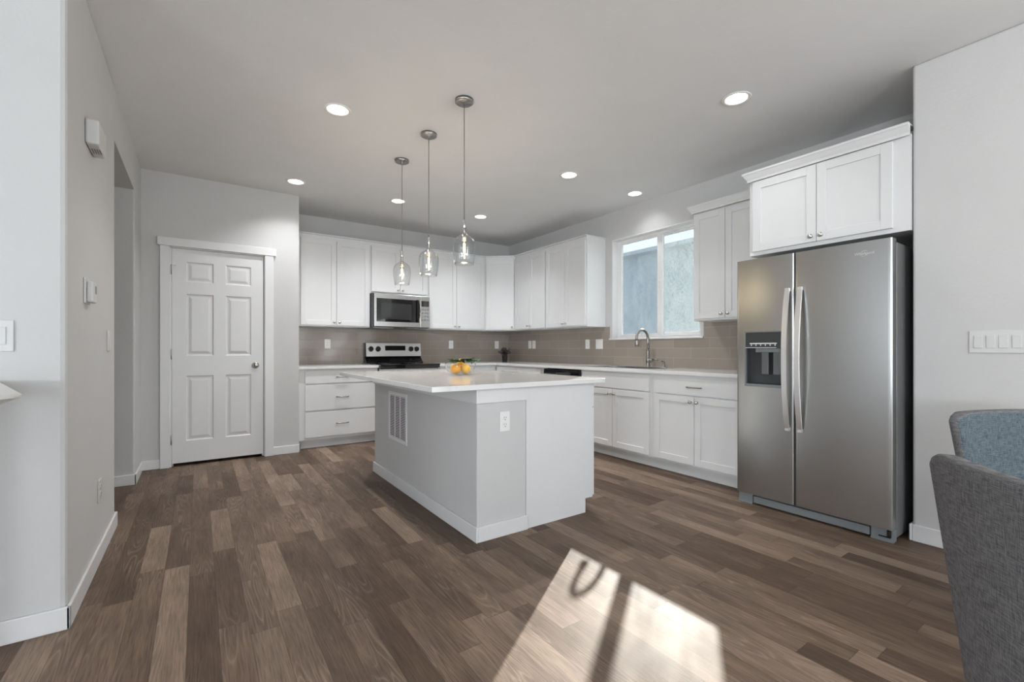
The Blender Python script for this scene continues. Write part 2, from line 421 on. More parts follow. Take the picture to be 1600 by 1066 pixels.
ceil_o = struct(b.build('ceiling', 'ceiling'))
b = MB(); b.box(-6.7, 4.35, -8.2, 6.2, CH+0.12, CH+0.2); struct(b.build('ceiling_deck', 'ceiling'))

def wallbox(name, *a, bev=0.0): 
    q = MB(); q.box(*a, bev=bev); return struct(q.build(name, 'wall'))
# back wall behind range
wallbox('wall_back', -0.43, 4.25, YB, YB+0.15, 0, CH)
# window wall with opening
WY0, WY1, WZ0, WZ1 = 2.633, 3.800, 1.232, 2.405
q = MB()
q.box(XW, XW+0.15, WY1, YB, 0, CH); q.box(XW, XW+0.15, 0.70, WY0, 0, CH)
q.box(XW, XW+0.15, WY0, WY1, 0, WZ0); q.box(XW, XW+0.15, WY0, WY1, WZ1, CH)
struct(q.build('wall_right', 'wall'))
# wall beside the fridge (faces the dining side)
wallbox('wall_fridge', 3.40, 4.25, -1.2, 0.848, 0, CH, bev=0.012)
q = MB(); q.box(3.40, 3.55, -8.0, -3.6, 0, CH); q.box(3.40, 3.55, -3.6, -1.2, 2.3, CH); struct(q.build('wall_dining_side', 'wall'))  # unseen wall, gap left for the added dining-side lamp
# pantry wall with a doorway
DX0, DX1, DZ = -0.222, 0.560, 2.062
q = MB()
q.box(-0.45, DX0, 5.30, 5.42, 0, CH); q.box(DX1, 0.885, 5.30, 5.42, 0, CH); q.box(DX0, DX1, 5.30, 5.42, DZ, CH)
q.box(0.765, 0.885, 5.42, YB, 0, CH)
struct(q.build('wall_pantry', 'wall'))
# left walls: block before the hall, block after it, header over the hall opening
wallbox('wall_left', -6.5, -0.43, 2.48, 3.735, 0, CH, bev=0.018)
q = MB(); q.box(-3.2, -0.43, 4.80, YB+0.15, 0, CH, bev=0.01); struct(q.build('wall_hall', 'wall'))
q = MB(); q.box(-3.2, -0.432, 3.70, 4.84, 2.405, CH); struct(q.build('wall_header', 'wall'))
wallbox('wall_hall_end', -3.3, -3.2, 3.70, 4.84, 0, CH)
# living side (behind the camera), windows let the daylight in
q = MB()
for a, c in ((-6.65, -5.6), (-3.2, -2.1), (0.3, 0.8), (3.2, 3.41)): q.box(a, c, -8.15, -8.0, 0, CH)
for a, c in ((-5.6, -3.2), (-2.1, 0.3), (0.8, 3.2)): q.box(a, c, -8.15, -8.0, 0, 0.4); q.box(a, c, -8.15, -8.0, 2.5, CH)
struct(q.build('wall_front', 'wall'))
q = MB()
for a, c in ((-8.0, -4.2), (-1.8, -0.1), (2.38, 2.49)): q.box(-6.65, -6.5, a, c, 0, CH)
for a, c in ((-4.2, -1.8), (-0.1, 2.38)): q.box(-6.65, -6.5, a, c, 0, 0.4); q.box(-6.65, -6.5, a, c, 2.5, CH)  # openings follow the added left-side lamps
struct(q.build('wall_living', 'wall'))

# baseboards
BH, BT = 0.085, 0.013
def board(name, *boxes, h=BH):
    q = MB()
    for (x0, x1, y0, y1) in boxes: q.box(x0, x1, y0, y1, 0, h, bev=0.004)
    return struct(q.build(name, 'trim'))
board('baseboard_left', (-0.43, -0.43+BT, 2.48-BT, 3.735+BT), (-6.5, -0.43+BT, 2.48-BT, 2.48), (-0.5, -0.43+BT, 3.735, 3.735+BT), h=0.09)
board('baseboard_hall', (-3.2, -0.43+BT, 4.80-BT, 4.80), (-0.43, -0.43+BT, 4.80-BT, 5.30))
board('baseboard_pantry', (-0.43, -0.293, 5.30-BT, 5.30), (0.64, 0.885+BT, 5.30-BT, 5.30), (0.885, 0.885+BT, 5.287, 5.372))
board('baseboard_right', (3.40-BT, 3.40, -1.2, 0.848), (3.40-BT, 3.46, 0.848, 0.848+BT), h=0.095)

# ------------------------------------------------------------------ pantry door (door_1)
q = MB()
q.box(-0.293, DX0, 5.275, 5.30, 0, 2.066, bev=0.003); q.box(DX1, 0.640, 5.275, 5.30, 0, 2.066, bev=0.003)
q.box(-0.312, 0.664, 5.270, 5.30, 2.066, 2.143, bev=0.003)
struct(q.build('trim_1', 'trim'))
q = MB(); q.box(DX0, DX0+0.014, 5.30, 5.42, 0, DZ); q.box(DX1-0.008, DX1, 5.30, 5.42, 0, DZ); q.box(DX0, DX1, 5.30, 5.42, DZ-0.006, DZ)
q.box(DX0+0.014, DX0+0.026, 5.342, 5.36, 0, DZ-0.006); q.box(DX1-0.02, DX1-0.008, 5.342, 5.36, 0, DZ-0.006); struct(q.build('trim_2', 'trim'))
door = thing('door_1', 'white six-panel pantry door', 'door', (DX0+0.016, 5.303, 0.03)); struct(door)
def six_panel(w, h, t, panels):
    """slab with raised panels sunk in both faces"""
    xs_ = sorted({0, w} | {p for q_ in panels for p in q_[:2]}); zs_ = sorted({0, h} | {p for q_ in panels for p in q_[2:]})
    k = MB(); bm_ = k.bm
    def quad(pts): bm_.faces.new([bm_.verts.new(p) for p in pts])
    def inpan(x, z): return any(a < x < c and d < z < e for a, c, d, e in panels)
    for side, y in ((0, 0.0), (1, t)):
        sg = 1 if side == 0 else -1
        for i in range(len(xs_)-1):
            for j in range(len(zs_)-1):
                if inpan((xs_[i]+xs_[i+1])/2, (zs_[j]+zs_[j+1])/2): continue
                quad([(xs_[i], y, zs_[j]), (xs_[i+1], y, zs_[j]), (xs_[i+1], y, zs_[j+1]), (xs_[i], y, zs_[j+1])])
        for a, c, d, e in panels:
            lv = [(0, 0), (0.010, 0.009), (0.022, 0.009), (0.045, 0.0025)]
            rr = [[(a+o_, y+sg*dep, d+o_), (c-o_, y+sg*dep, d+o_), (c-o_, y+sg*dep, e-o_), (a+o_, y+sg*dep, e-o_)] for o_, dep in lv]
            for r0, r1 in zip(rr, rr[1:]):
                for m_ in range(4): quad([r0[m_], r0[(m_+1) % 4], r1[(m_+1) % 4], r1[m_]])
            quad(rr[-1])
    quad([(0, 0, 0), (0, t, 0), (0, t, h), (0, 0, h)]); quad([(w, 0, 0), (w, t, 0), (w, t, h), (w, 0, h)])
    quad([(0, 0, 0), (w, 0, 0), (w, t, 0), (0, t, 0)]); quad([(0, 0, h), (w, 0, h), (w, t, h), (0, t, h)])
    bmesh.ops.remove_doubles(bm_, verts=bm_.verts[:], dist=1e-5)
    return k
dw = DX1-0.008-0.004-(DX0+0.016)
ox, oz = DX0+0.016, 0.03
pans = [(xa-ox, xb-ox, za-oz, zb-oz) for xa, xb in ((-0.098, 0.122), (0.220, 0.440)) for za, zb in ((1.742, 1.934), (1.040, 1.630), (0.234, 0.850))]
six_panel(dw, DZ-0.006-0.004-oz, 0.035, pans).build('door_slab', 'trim', door)
k = MB(); k.lathe([(0, 0), (0.032, 0), (0.032, -0.006), (0.012, -0.010), (0.011, -0.03), (0.024, -0.036), (0.028, -0.048), (0.022, -0.060), (0, -0.063)], (0.478-ox, 0, 0.94-oz), axis='y', seg=24)
k.build('door_handle', 'nickel', door)
for z in (1.85, 1.055, 0.255):
    k = MB(); k.box(-0.010, 0.003, -0.006, 0.004, z-0.045-oz, z+0.045-oz); k.cyl((-0.003, -0.007, z-0.047-oz), (-0.003, -0.007, z+0.047-oz), 0.005, seg=10)
    if z > 1.8: k.box(-0.003, 0.035, -0.012, -0.006, z+0.036-oz, z+0.042-oz)
    k.build('hinge', 'hinge', door)

# ------------------------------------------------------------------ kitchen window (window_1)
win = struct(thing('window_1', 'white vinyl sliding window over the sink', 'window', (XW+0.1, (WY0+WY1)/2, WZ0)))
def wpart(name, mat, boxes, bev=0.002):
    k = MB()
    for bx in boxes: k.box(*bx, bev=bev)
    return k.build(name, mat, win, world=True)
fx0, fx1 = XW+0.085, XW+0.148
wpart('window_frame', 'vinyl', [(fx0, fx1, WY0, WY0+0.035, WZ0, WZ1), (fx0, fx1, WY1-0.035, WY1, WZ0, WZ1), (fx0, fx1, WY0+0.035, WY1-0.035, WZ0, WZ0+0.022), (fx0, fx1, WY0+0.035, WY1-0.035, WZ1-0.03, WZ1)])
mid = 3.185
wpart('sliding_sash', 'vinyl', [(fx0+0.004, fx0+0.03, mid-0.035, mid+0.035, WZ0+0.022, WZ1-0.03), (fx0+0.004, fx0+0.03, WY1-0.035-0.035, WY1-0.035, WZ0+0.022, WZ1-0.03),
      (fx0+0.004, fx0+0.03, mid+0.035, WY1-0.07, WZ0+0.022, WZ0+0.045), (fx0+0.004, fx0+0.03, mid+0.035, WY1-0.07, WZ1-0.055, WZ1-0.03)])
wpart('fixed_sash', 'vinyl', [(fx0+0.032, fx1-0.004, mid-0.02, mid+0.02, WZ0+0.022, WZ1-0.03), (fx0+0.032, fx1-0.004, WY0+0.035, WY0+0.06, WZ0+0.022, WZ1-0.03),
      (fx0+0.032, fx1-0.004, WY0+0.06, mid-0.02, WZ0+0.022, WZ0+0.055), (fx0+0.032, fx1-0.004, WY0+0.06, mid-0.02, WZ1-0.055, WZ1-0.03)])
wpart('pane', 'dusty', [(fx0+0.014, fx0+0.018, mid+0.030, WY1-0.065, WZ0+0.04, WZ1-0.05)], bev=0)
wpart('pane', 'dustier', [(fx0+0.044, fx0+0.048, WY0+0.055, mid-0.015, WZ0+0.05, WZ1-0.05)], bev=0)
wpart('sash_lock', 'vinyl', [(fx0-0.01, fx0+0.004, mid-0.012, mid+0.012, 1.78, 1.86)])
q = MB(); q.box(XW-0.022, XW+0.085, WY0-0.035, WY1+0.035, WZ0-0.02, WZ0, bev=0.004); struct(q.build('window_sill', 'trim'))
q = MB(); t_ = 0.012
q.box(XW-0.002, fx0, WY0, WY0+t_, WZ0, WZ1); q.box(XW-0.002, fx0, WY1-t_, WY1, WZ0, WZ1); q.box(XW-0.002, fx0, WY0+t_, WY1-t_, WZ1-t_, WZ1); struct(q.build('trim_3', 'trim'))

# ------------------------------------------------------------------ backsplash
SZ0, SZ1 = 0.912, 1.372
def splash(name, rects, loc, rotz):
    k = MB()
    for x0, x1, z0, z1 in rects: k.box(x0, x1, -0.010, -0.001, z0, z1)
    o = k.build(name, 'tile'); o.location = loc; o.rotation_euler = (0, 0, rotz); return struct(o)
# local z=0 at the counter so the courses start there
splash('trim_4', [(0, 4.07-0.887, 0, SZ1-SZ0)], (0.887, YB, SZ0), 0)
# window wall, local x = 5.988 - Y
sy = lambda y: 5.988 - y
splash('trim_5', [(0, sy(WY1+0.037), 0, SZ1-SZ0), (sy(WY1+0.037), sy(WY0-0.037), 0, WZ0-0.021-SZ0), (sy(WY0-0.037), sy(1.80), 0, SZ1-SZ0)], (XW, 5.988, SZ0), -PI/2)

# ------------------------------------------------------------------ cabinets
def shaker(k, x0, x1, z0, z1, y=0.0, t=0.019, fr=0.057, rec=0.008):
    k.box(x0, x0+fr, y-t, y, z0, z1, bev=0.0012, seg=1); k.box(x1-fr, x1, y-t, y, z0, z1, bev=0.0012, seg=1)
    k.box(x0+fr, x1-fr, y-t, y, z0, z0+fr, bev=0.0012, seg=1); k.box(x0+fr, x1-fr, y-t, y, z1-fr, z1, bev=0.0012, seg=1)
    k.box(x0+fr-0.002, x1-fr+0.002, y-t+rec, y-0.003, z0+fr-0.002, z1-fr+0.002)
def add_knob(parent, x, z, y=-0.019):
    k = MB(); k.lathe([(0, y), (0.009, y), (0.006, y-0.004), (0.0055, y-0.013), (0.012, y-0.017), (0.0155, y-0.022), (0.013, y-0.028), (0, y-0.030)], (x, 0, z), axis='y', seg=20)
    return k.build('knob', 'nickel', parent)
def add_pull(parent, x, z, y=-0.019, L=0.128):
    k = MB(); h = L/2
    pts = [(x-h, y-0.012, z)] + [(x-h*0.9+h*1.8*i/8, y-0.024-0.006*math.sin(PI*i/8), z) for i in range(9)] + [(x+h, y-0.012, z)]
    pts = [(x-h, y, z)] + pts + [(x+h, y, z)]
    k.tube(pts, 0.0066, 10); return k.build('handle', 'dnickel', parent)
def cabinet(name, label, cat, loc, rotz, w, d, z0, z1, doors=(), drawers=(), toe=False, top=None, group=None, upper=False, carcass=None):
    c = thing(name, label, cat, (loc[0], loc[1], 0 if toe else z0), rotz, group); oz_ = 0 if toe else z0
    k = MB()
    if carcass: carcass(k)
    else: k.box(0.0005, w-0.0005, 0, d, z0-oz_, z1-oz_)
    k.build('carcass', 'cab', c)
    if toe:
        k = MB(); k.box(0.0005, w-0.0005, 0.07, 0.085, 0.0, 0.10); k.build('toe_kick', 'cab', c)
    for (xa, xb, za, zb, kx) in doors:
        k = MB(); shaker(k, xa, xb, za-oz_, zb-oz_); dr = k.build('door', 'cab', c)
        kz = (za + 0.035) if upper else (zb - 0.045)
        if kx: add_knob(dr, (xa+0.028) if kx == 'l' else (xb-0.028), kz-oz_)
    for (xa, xb, za, zb, h) in drawers:
        k = MB(); k.box(xa, xb, -0.019, 0, za-oz_, zb-oz_, bev=0.002); dr = k.build('drawer' if h else 'false_drawer_front', 'cab', c)
        if h: add_pull(dr, (xa+xb)/2, (za+zb)/2-oz_)
    if top:
        k = MB(); top(k, w, d, z1-oz_); k.build('crown' , 'cab', c)
    return c
def flat_top(left=True, right=True):
    def f(k, w, d, z):
        k.box(0.0 - (0.012 if left else 0), w + (0.012 if right else 0), -0.031, d, z, z+0.012, bev=0.002)
    return f
def crown(left, right, flare=0.034, h=0.055, dmax=None):
    """moulding that flares outwards; profile follows front and the free sides"""
    def f(k, w, d, z):
        prof = [(0.0, -0.012), (0.006, -0.012), (0.008, 0.004), (0.014, 0.012), (0.028, 0.036), (flare, 0.042), (flare, h), (0.0, h)]
        yb = d if dmax is None else dmax
        path = []
        if left: path.append((0, yb))
        path += [(0, -0.019), (w, -0.019)]
        if right: path.append((w, yb))
        bm_ = k.bm; rows = []
        for i, p in enumerate(path):
            # outward mitre direction
            def nrm(a, c): 
                dx, dy = c[0]-a[0], c[1]-a[1]; L_ = math.hypot(dx, dy); return (dy/L_, -dx/L_)
            n1 = nrm(path[i-1], p) if i > 0 else None; n2 = nrm(p, path[i+1]) if i < len(path)-1 else None
            if n1 and n2: mx_, my_ = n1[0]+n2[0], n1[1]+n2[1]; s_ = 1.0/(1+n1[0]*n2[0]+n1[1]*n2[1]); mx_, my_ = mx_*s_, my_*s_
            else: mx_, my_ = n1 or n2
            rows.append([bm_.verts.new((p[0]+mx_*o_, p[1]+my_*o_, z+h_)) for o_, h_ in prof])
        n = len(prof)
        for r0, r1 in zip(rows, rows[1:]):
            for m_ in range(n): bm_.faces.new([r0[m_], r0[(m_+1) % n], r1[(m_+1) % n], r1[m_]])
        bm_.faces.new(rows[0]); bm_.faces.new(rows[-1][::-1])
        k.box(0.001, w-0.001, -0.018, min(yb, 0.10), z+h-0.006, z+h-0.001)
    return f

UZ0, UZ1 = 1.372, 2.440
BYF = 5.67      # face frame of back-wall uppers
DT = 2.392
G_up = None
A0 = 0.887
cabinet('upper_cabinet', 'tall white two-door wall cabinet against the pantry wall, left of the microwave', 'cabinet', (A0, BYF, 0), 0, 1.757-A0, 0.328, UZ0, UZ1,
        doors=[(0.076, 0.468, 1.386, DT, 'r'), (0.472, 0.862, 1.386, DT, 'l')], upper=True, top=flat_top(False, False))
cabinet('upper_cabinet', 'short white two-door cabinet directly above the microwave', 'cabinet', (1.757, BYF, 0), 0, 0.773, 0.328, 1.803, UZ1,
        doors=[(0.016, 0.385, 1.825, DT, 'r'), (0.389, 0.757, 1.825, DT, 'l')], upper=True, top=flat_top(False, False))
cabinet('upper_cabinet', 'white two-door wall cabinet between the microwave and the angled corner cabinet', 'cabinet', (2.53, BYF, 0), 0, 0.910, 0.328, UZ0, UZ1,
        doors=[(0.016, 0.430, 1.386, DT, 'r'), (0.434, 0.880, 1.386, DT, 'l')], upper=True, top=flat_top(False, False))
# angled corner cabinet
pa, pb = Vector((3.44, 5.67)), Vector((3.77, 5.38)); ang = math.atan2(pb.y-pa.y, pb.x-pa.x); dl = (pb-pa).length
def loc2(p):
    v = Vector(p)-pa; return (v.x*math.cos(ang)+v.y*math.sin(ang), -v.x*math.sin(ang)+v.y*math.cos(ang))
cpoly = [loc2(p) for p in ((3.4405, 5.67), (3.77, 5.3805), (4.078, 5.3805), (4.078, 5.998), (3.4405, 5.998))]
def ccar(k): k.prism(cpoly, 0, UZ1-UZ0)
def ctop(k, w, d, z):
    k.prism([loc2(p) for p in ((3.4405, 5.637), (3.752, 5.3615+0.0), (3.79, 5.3805), (4.078, 5.3805), (4.078, 5.998), (3.4405, 5.998))], z, z+0.012)
cabinet('corner_cabinet', 'white single-door wall cabinet set diagonally across the corner', 'cabinet', (pa.x, pa.y, 0), ang, dl, 0.3, UZ0, UZ1,
        doors=[(0.018, dl-0.018, 1.386, DT, 'r')], upper=True, carcass=ccar, top=ctop)
RX = 3.77
cabinet('upper_cabinet', 'white two-door wall cabinet on the window wall next to the diagonal corner cabinet', 'cabinet', (RX, 5.38, 0), -PI/2, 0.714, 0.308, UZ0, UZ1,
        doors=[(0.016, 0.355, 1.386, DT, 'r'), (0.359, 0.698, 1.386, DT, 'l')], upper=True, top=flat_top(False, False))
cabinet('upper_cabinet', 'white two-door wall cabinet with its bare end panel facing the sink window', 'cabinet', (RX, 4.666, 0), -PI/2, 0.761, 0.308, UZ0, UZ1,
        doors=[(0.014, 0.379, 1.386, DT, 'r'), (0.383, 0.745, 1.386, DT, 'l')], upper=True, top=flat_top(False, True))
cabinet('upper_cabinet', 'white two-door wall cabinet with crown between the window and the refrigerator', 'cabinet', (RX, 2.505, 0), -PI/2, 2.505-1.797, 0.308, 1.362, 2.358,
        doors=[(0.012, 0.312, 1.380, 2.335, 'r'), (0.316, 0.64, 1.380, 2.335, 'l')], upper=True, top=crown(True, False))
cabinet('fridge_cabinet', 'deep white two-door cabinet with crown mounted above the refrigerator', 'cabinet', (3.39, 1.785, 0), -PI/2, 1.785-0.851, 0.688, 1.795, 2.352,
        doors=[(0.030, 0.448, 1.822, 2.335, 'r'), (0.452, 0.852, 1.822, 2.335, 'l')], upper=True, top=crown(True, False, dmax=0.29))

# base cabinets
BZ1 = 0.880
BF = 5.39
cabinet('base_cabinet', 'white base cabinet with three stacked wide drawers, left of the range', 'cabinet', (A0, BF, 0), 0, 1.765-A0, 0.597, 0.10, BZ1,
        drawers=[(0.072, 0.862, 0.722, 0.858, 1), (0.072, 0.862, 0.424, 0.704, 1), (0.072, 0.862, 0.128, 0.404, 1)], toe=True)
cabinet('base_cabinet', 'white base cabinet right of the range, mostly behind the island', 'cabinet', (2.548, BF, 0), 0, 0.90, 0.597, 0.10, BZ1,
        doors=[(0.03, 0.443, 0.121, 0.701, 'r'), (0.447, 0.87, 0.121, 0.701, 'l')], drawers=[(0.03, 0.87, 0.712, 0.856, 1)], toe=True)
RBX = 3.45
cabinet('base_cabinet', 'white base cabinet in the corner run beyond the dishwasher', 'cabinet', (RBX, 5.386, 0), -PI/2, 5.386-4.280, 0.617, 0.10, BZ1,
        doors=[(0.03, 0.52, 0.121, 0.701, 'r'), (0.524, 1.02, 0.121, 0.701, 'l')], drawers=[(0.03, 0.52, 0.712, 0.856, 1), (0.524, 1.02, 0.712, 0.856, 1)], toe=True)
def sink_car(k):
    k.box(0.0005, 0.9495, 0, 0.617, 0.10, 0.66); k.box(0.0005, 0.9495, 0, 0.02, 0.66, BZ1)
    k.box(0.0005, 0.02, 0.02, 0.617, 0.66, BZ1); k.box(0.93, 0.9495, 0.02, 0.617, 0.66, BZ1)
cabinet('sink_cabinet', 'white two-door sink base cabinet with a blank front below the faucet', 'cabinet', (RBX, 3.665, 0), -PI/2, 0.95, 0.617, 0.10, BZ1,
        doors=[(0.030, 0.466, 0.121, 0.701, 'r'), (0.470, 0.920, 0.121, 0.701, 'l')], drawers=[(0.030, 0.920, 0.712, 0.860, 0)], toe=True, carcass=sink_car)
cabinet('base_cabinet', 'white base cabinet with one drawer over two doors, beside the refrigerator', 'cabinet', (RBX, 2.715, 0), -PI/2, 2.715-1.835, 0.617, 0.10, BZ1,
        doors=[(0.030, 0.436, 0.121, 0.701, 'r'), (0.440, 0.85, 0.121, 0.701, 'l')], drawers=[(0.030, 0.85, 0.710, 0.852, 1)], toe=True)

# worktops
CT0, CT1 = 0.8815, 0.9115
k = MB(); k.box(A0, 1.766, 5.35, 5.988, CT0, CT1, bev=0.003); o = recenter(k.build('countertop', 'quartz')); tag(o, 'short white quartz countertop over the three-drawer cabinet', 'countertop')
# L-shaped one with a sink cut-out
SX0, SX1, SY0, SY1 = 3.535, 3.905, 2.83, 3.62
k = MB(); CX0, CX1 = 3.415, 4.069
for bx in ((2.548, CX1, 5.35, 5.988), (CX0, CX1, SY1, 5.35), (CX0, CX1, 1.835, SY0), (CX0, SX0, SY0, SY1), (SX1, CX1, SY0, SY1)):
    k.box(*bx, CT0, CT1)
o = recenter(k.build('countertop', 'quartz')); tag(o, 'long L-shaped white quartz countertop holding the sink', 'countertop')

# sink
snk = thing('kitchen_sink', 'stainless drop-in sink set in the countertop below the window', 'sink', (3.72, 3.225, CT1))
k = MB(); r = 0.018
for bx in ((SX0-r, SX1+r, SY0-r, SY0+0.004), (SX0-r, SX1+r, SY1-0.004, SY1+r), (SX0-r, SX0+0.004, SY0+0.004, SY1-0.004), (SX1-0.004, SX1+r, SY0+0.004, SY1-0.004)):
    k.box(*bx, CT1+0.0003, CT1+0.0045, bev=0.0015)
k.build('rim', 'chrome', snk, world=True)
k = MB(); zb = 0.715; tt = 0.002
k.box(SX0+0.002, SX1-0.002, SY0+0.002, SY1-0.002, zb, zb+tt)
k.box(SX0+0.002, SX0+0.004, SY0+0.002, SY1-0.002, zb, CT1+0.001); k.box(SX1-0.004, SX1-0.002, SY0+0.002, SY1-0.002, zb, CT1+0.001)
k.box(SX0+0.002, SX1-0.002, SY0+0.002, SY0+0.004, zb, CT1+0.001); k.box(SX0+0.002, SX1-0.002, SY1-0.004, SY1-0.002, zb, CT1+0.001)
bs = k.build('basin', 'chrome', snk, world=True)
k = MB(); k.lathe([(0, zb+0.003), (0.04, zb+0.003), (0.045, zb+0.005)], (3.72, 3.225, 0)); k.build('drain', 'dnickel', snk, world=True)

# faucet with spout, sprayer head and side lever
fx, fy = 3.975, 3.19
fa = thing('faucet', 'brushed nickel gooseneck pull-down faucet behind the sink', 'faucet', (fx, fy, CT1))
k = MB(); k.lathe([(0.028, 0), (0.030, 0.004), (0.026, 0.012), (0.022, 0.02), (0.021, 0.05), (0.025, 0.06), (0.025, 0.088), (0.020, 0.098), (0.016, 0.17), (0.0155, 0.19), (0, 0.19)], seg=24)
k.lathe([(0.0, 0.0), (0.028, 0.0)], seg=24); k.build('body', 'dnickel', fa)
R_ = 0.092; pts = [(0, 0, 0.18), (0, 0, 0.27)]
for i in range(0, 13):
    a = PI*i/12*1.08; pts.append((-R_+R_*math.cos(a), 0, 0.305+R_*math.sin(a)*1.0))
k = MB(); k.tube(pts, 0.0145, 14); k.build('spout', 'dnickel', fa)
e = Vector(pts[-1]); dd = (Vector(pts[-1])-Vector(pts[-2])).normalized()
k = MB(); k.tube([e - dd*0.002, e+dd*0.01, e+dd*0.035, e+dd*0.055, e+dd*0.060], [0.015, 0.017, 0.020, 0.023, 0.018], 18); k.build('spray_head', 'dnickel', fa)
k = MB(); k.lathe([(0.016, -0.018), (0.019, -0.03), (0.019, -0.048), (0.012, -0.056), (0, -0.057)], (0, 0, 0.073), axis='y', seg=18)
k.tube([(0, -0.052, 0.078), (-0.01, -0.09, 0.088), (-0.016, -0.135, 0.078)], [0.009, 0.0075, 0.0085], 10); k.build('lever', 'dnickel', fa)
sd = thing('soap_dispenser', 'small nickel soap dispenser right of the faucet', 'soap dispenser', (3.985, 2.995, CT1))
k = MB(); k.lathe([(0.0, 0), (0.018, 0), (0.018, 0.008), (0.011, 0.014), (0.010, 0.045), (0.013, 0.05), (0.013, 0.06), (0, 0.062)], seg=18); k.build('body', 'dnickel', sd)
k = MB(); k.tube([(0, 0, 0.058), (-0.03, 0.01, 0.068), (-0.062, 0.02, 0.055)], [0.007, 0.0055, 0.005], 10); k.build('spout', 'dnickel', sd)

# ------------------------------------------------------------------ outlets and switches
def plate(name, label, cat, loc, rotz, w, h, kind, group=None, pm='plastic'):
    """flat plate, local: x along the wall, -y out of the wall"""
    t = thing(name, label, cat, loc, rotz, group)
    k = MB(); k.box(-w/2, w/2, -0.006, 0, -h/2, h/2, bev=0.002)
    n = {'rocker4': 4, 'double': 2}.get(kind, 1)
    k.build('wall_plate', pm, t)
    for i in range(n):
        cx_ = (i-(n-1)/2)*0.046
        if kind == 'duplex':
            for s_ in (-1, 1):
                k = MB(); k.cyl((cx_, -0.005, s_*0.02), (cx_, -0.0085, s_*0.02), 0.0165, seg=20)
                k.box(cx_-0.008, cx_-0.0055, -0.0090, -0.0084, s_*0.02-0.001, s_*0.02+0.008, mi=1); k.box(cx_+0.0055, cx_+0.008, -0.0090, -0.0084, s_*0.02-0.001, s_*0.02+0.008, mi=1)
                k.cyl((cx_, -0.0084, s_*0.02-0.009), (cx_, -0.0090, s_*0.02-0.009), 0.003, seg=10, mi=1)
                k.build('receptacle', [pm, 'slot'], t)
        elif kind == 'decora':
            k = MB(); k.box(cx_-0.0165, cx_+0.0165, -0.0085, -0.005, -0.033, 0.033, bev=0.001)
            for s_ in (-1, 1):
                k.box(cx_-0.008, cx_-0.0062, -0.0090, -0.0084, s_*0.018-0.003, s_*0.018+0.006, mi=1); k.box(cx_+0.0062, cx_+0.008, -0.0090, -0.0084, s_*0.018-0.003, s_*0.018+0.006, mi=1)
            k.build('receptacle', [pm, 'slot'], t)
        else:
            k = MB(); k.box(cx_-0.0165, cx_+0.0165, -0.010, -0.005, -0.033, 0.033, bev=0.0015, mat=Matrix.Rotation(0.03*(1 if i % 2 else -1), 4, 'X')); k.build('rocker', pm, t)
    return t
by = YB-0.0105; rx = XW-0.0105
plate('outlet', 'white outlet on the backsplash left of the range', 'outlet', (1.328, by, 1.168), 0, 0.072, 0.118, 'decora')
plate('outlet', 'white outlet on the back wall tiles above the fruit bowl', 'outlet', (3.045, by, 1.168), 0, 0.072, 0.118, 'decora')
plate('outlet', 'white outlet on the back wall tiles above the dark potted plant', 'outlet', (3.84, by, 1.168), 0, 0.072, 0.118, 'decora')
plate('wall_switch', 'white switch, left of the close pair on the window-wall tiles', 'switch', (rx, 5.425, 1.168), -PI/2, 0.072, 0.118, 'switch')
plate('outlet', 'white outlet, right of the close pair on the window-wall tiles', 'outlet', (rx, 5.325, 1.168), -PI/2, 0.072, 0.118, 'decora')
plate('outlet', 'single white outlet below the end of the wall cabinets near the window', 'outlet', (rx, 4.205, 1.165), -PI/2, 0.072, 0.118, 'decora')
plate('wall_switch', 'white two-gang switch plate just left of the window sill', 'switch', (rx, 4.000, 1.165), -PI/2, 0.116, 0.118, 'double')
plate('outlet', 'white duplex outlet on the grey end of the island', 'outlet', (1.496, 2.2475, 0.676), 0, 0.072, 0.118, 'duplex')
plate('wall_switch', 'large white four-gang switch plate behind the dining chairs', 'switch', (3.3995, 0.509, 1.144), -PI/2, 0.208, 0.118, 'rocker4', pm='offwhite')
plate('wall_switch', 'white switch plate cut by the left edge of the photo', 'switch', (-0.632, 2.4795, 1.156), 0, 0.118, 0.118, 'double', pm='offwhite')
plate('wall_switch', 'thin single switch beside the hall opening', 'switch', (-0.4295, 3.475, 1.153), PI/2, 0.072, 0.118, 'switch', pm='offwhite')
plate('outlet', 'low outlet near the floor below the thermostat', 'outlet', (-0.4295, 3.19, 0.366), PI/2, 0.072, 0.118, 'duplex', pm='offwhite')

# thermostat and door chime
th = thing('thermostat', 'small white thermostat on the left wall below the door chime', 'thermostat', (-0.4295, 2.865, 1.32), PI/2)
k = MB(); k.box(-0.07, 0.05, -0.008, 0, -0.004, 0.112, bev=0.003); k.build('base_plate', 'offwhite', th)
k = MB(); k.box(-0.05, 0.05, -0.030, -0.008, 0.002, 0.098, bev=0.006); bd = k.build('body', 'offwhite', th)
k = MB(); k.box(0.005, 0.040, -0.0306, -0.0295, 0.045, 0.082); k.build('display', 'greyplastic', bd)
dc = thing('door_chime', 'white box chime with slotted underside high on the left wall', 'chime', (-0.4295, 2.93, 2.055), PI/2)
k = MB(); k.box(-0.105, 0.105, -0.050, 0, 0, 0.115, bev=0.010, seg=3); k.build('cover', 'offwhite', dc)
k = MB()
for i in range(4): k.box(-0.03, 0.035, -0.042+i*0.009, -0.039+i*0.009, -0.0008, 0.002)
k.build('vent_slots', 'slot', dc)

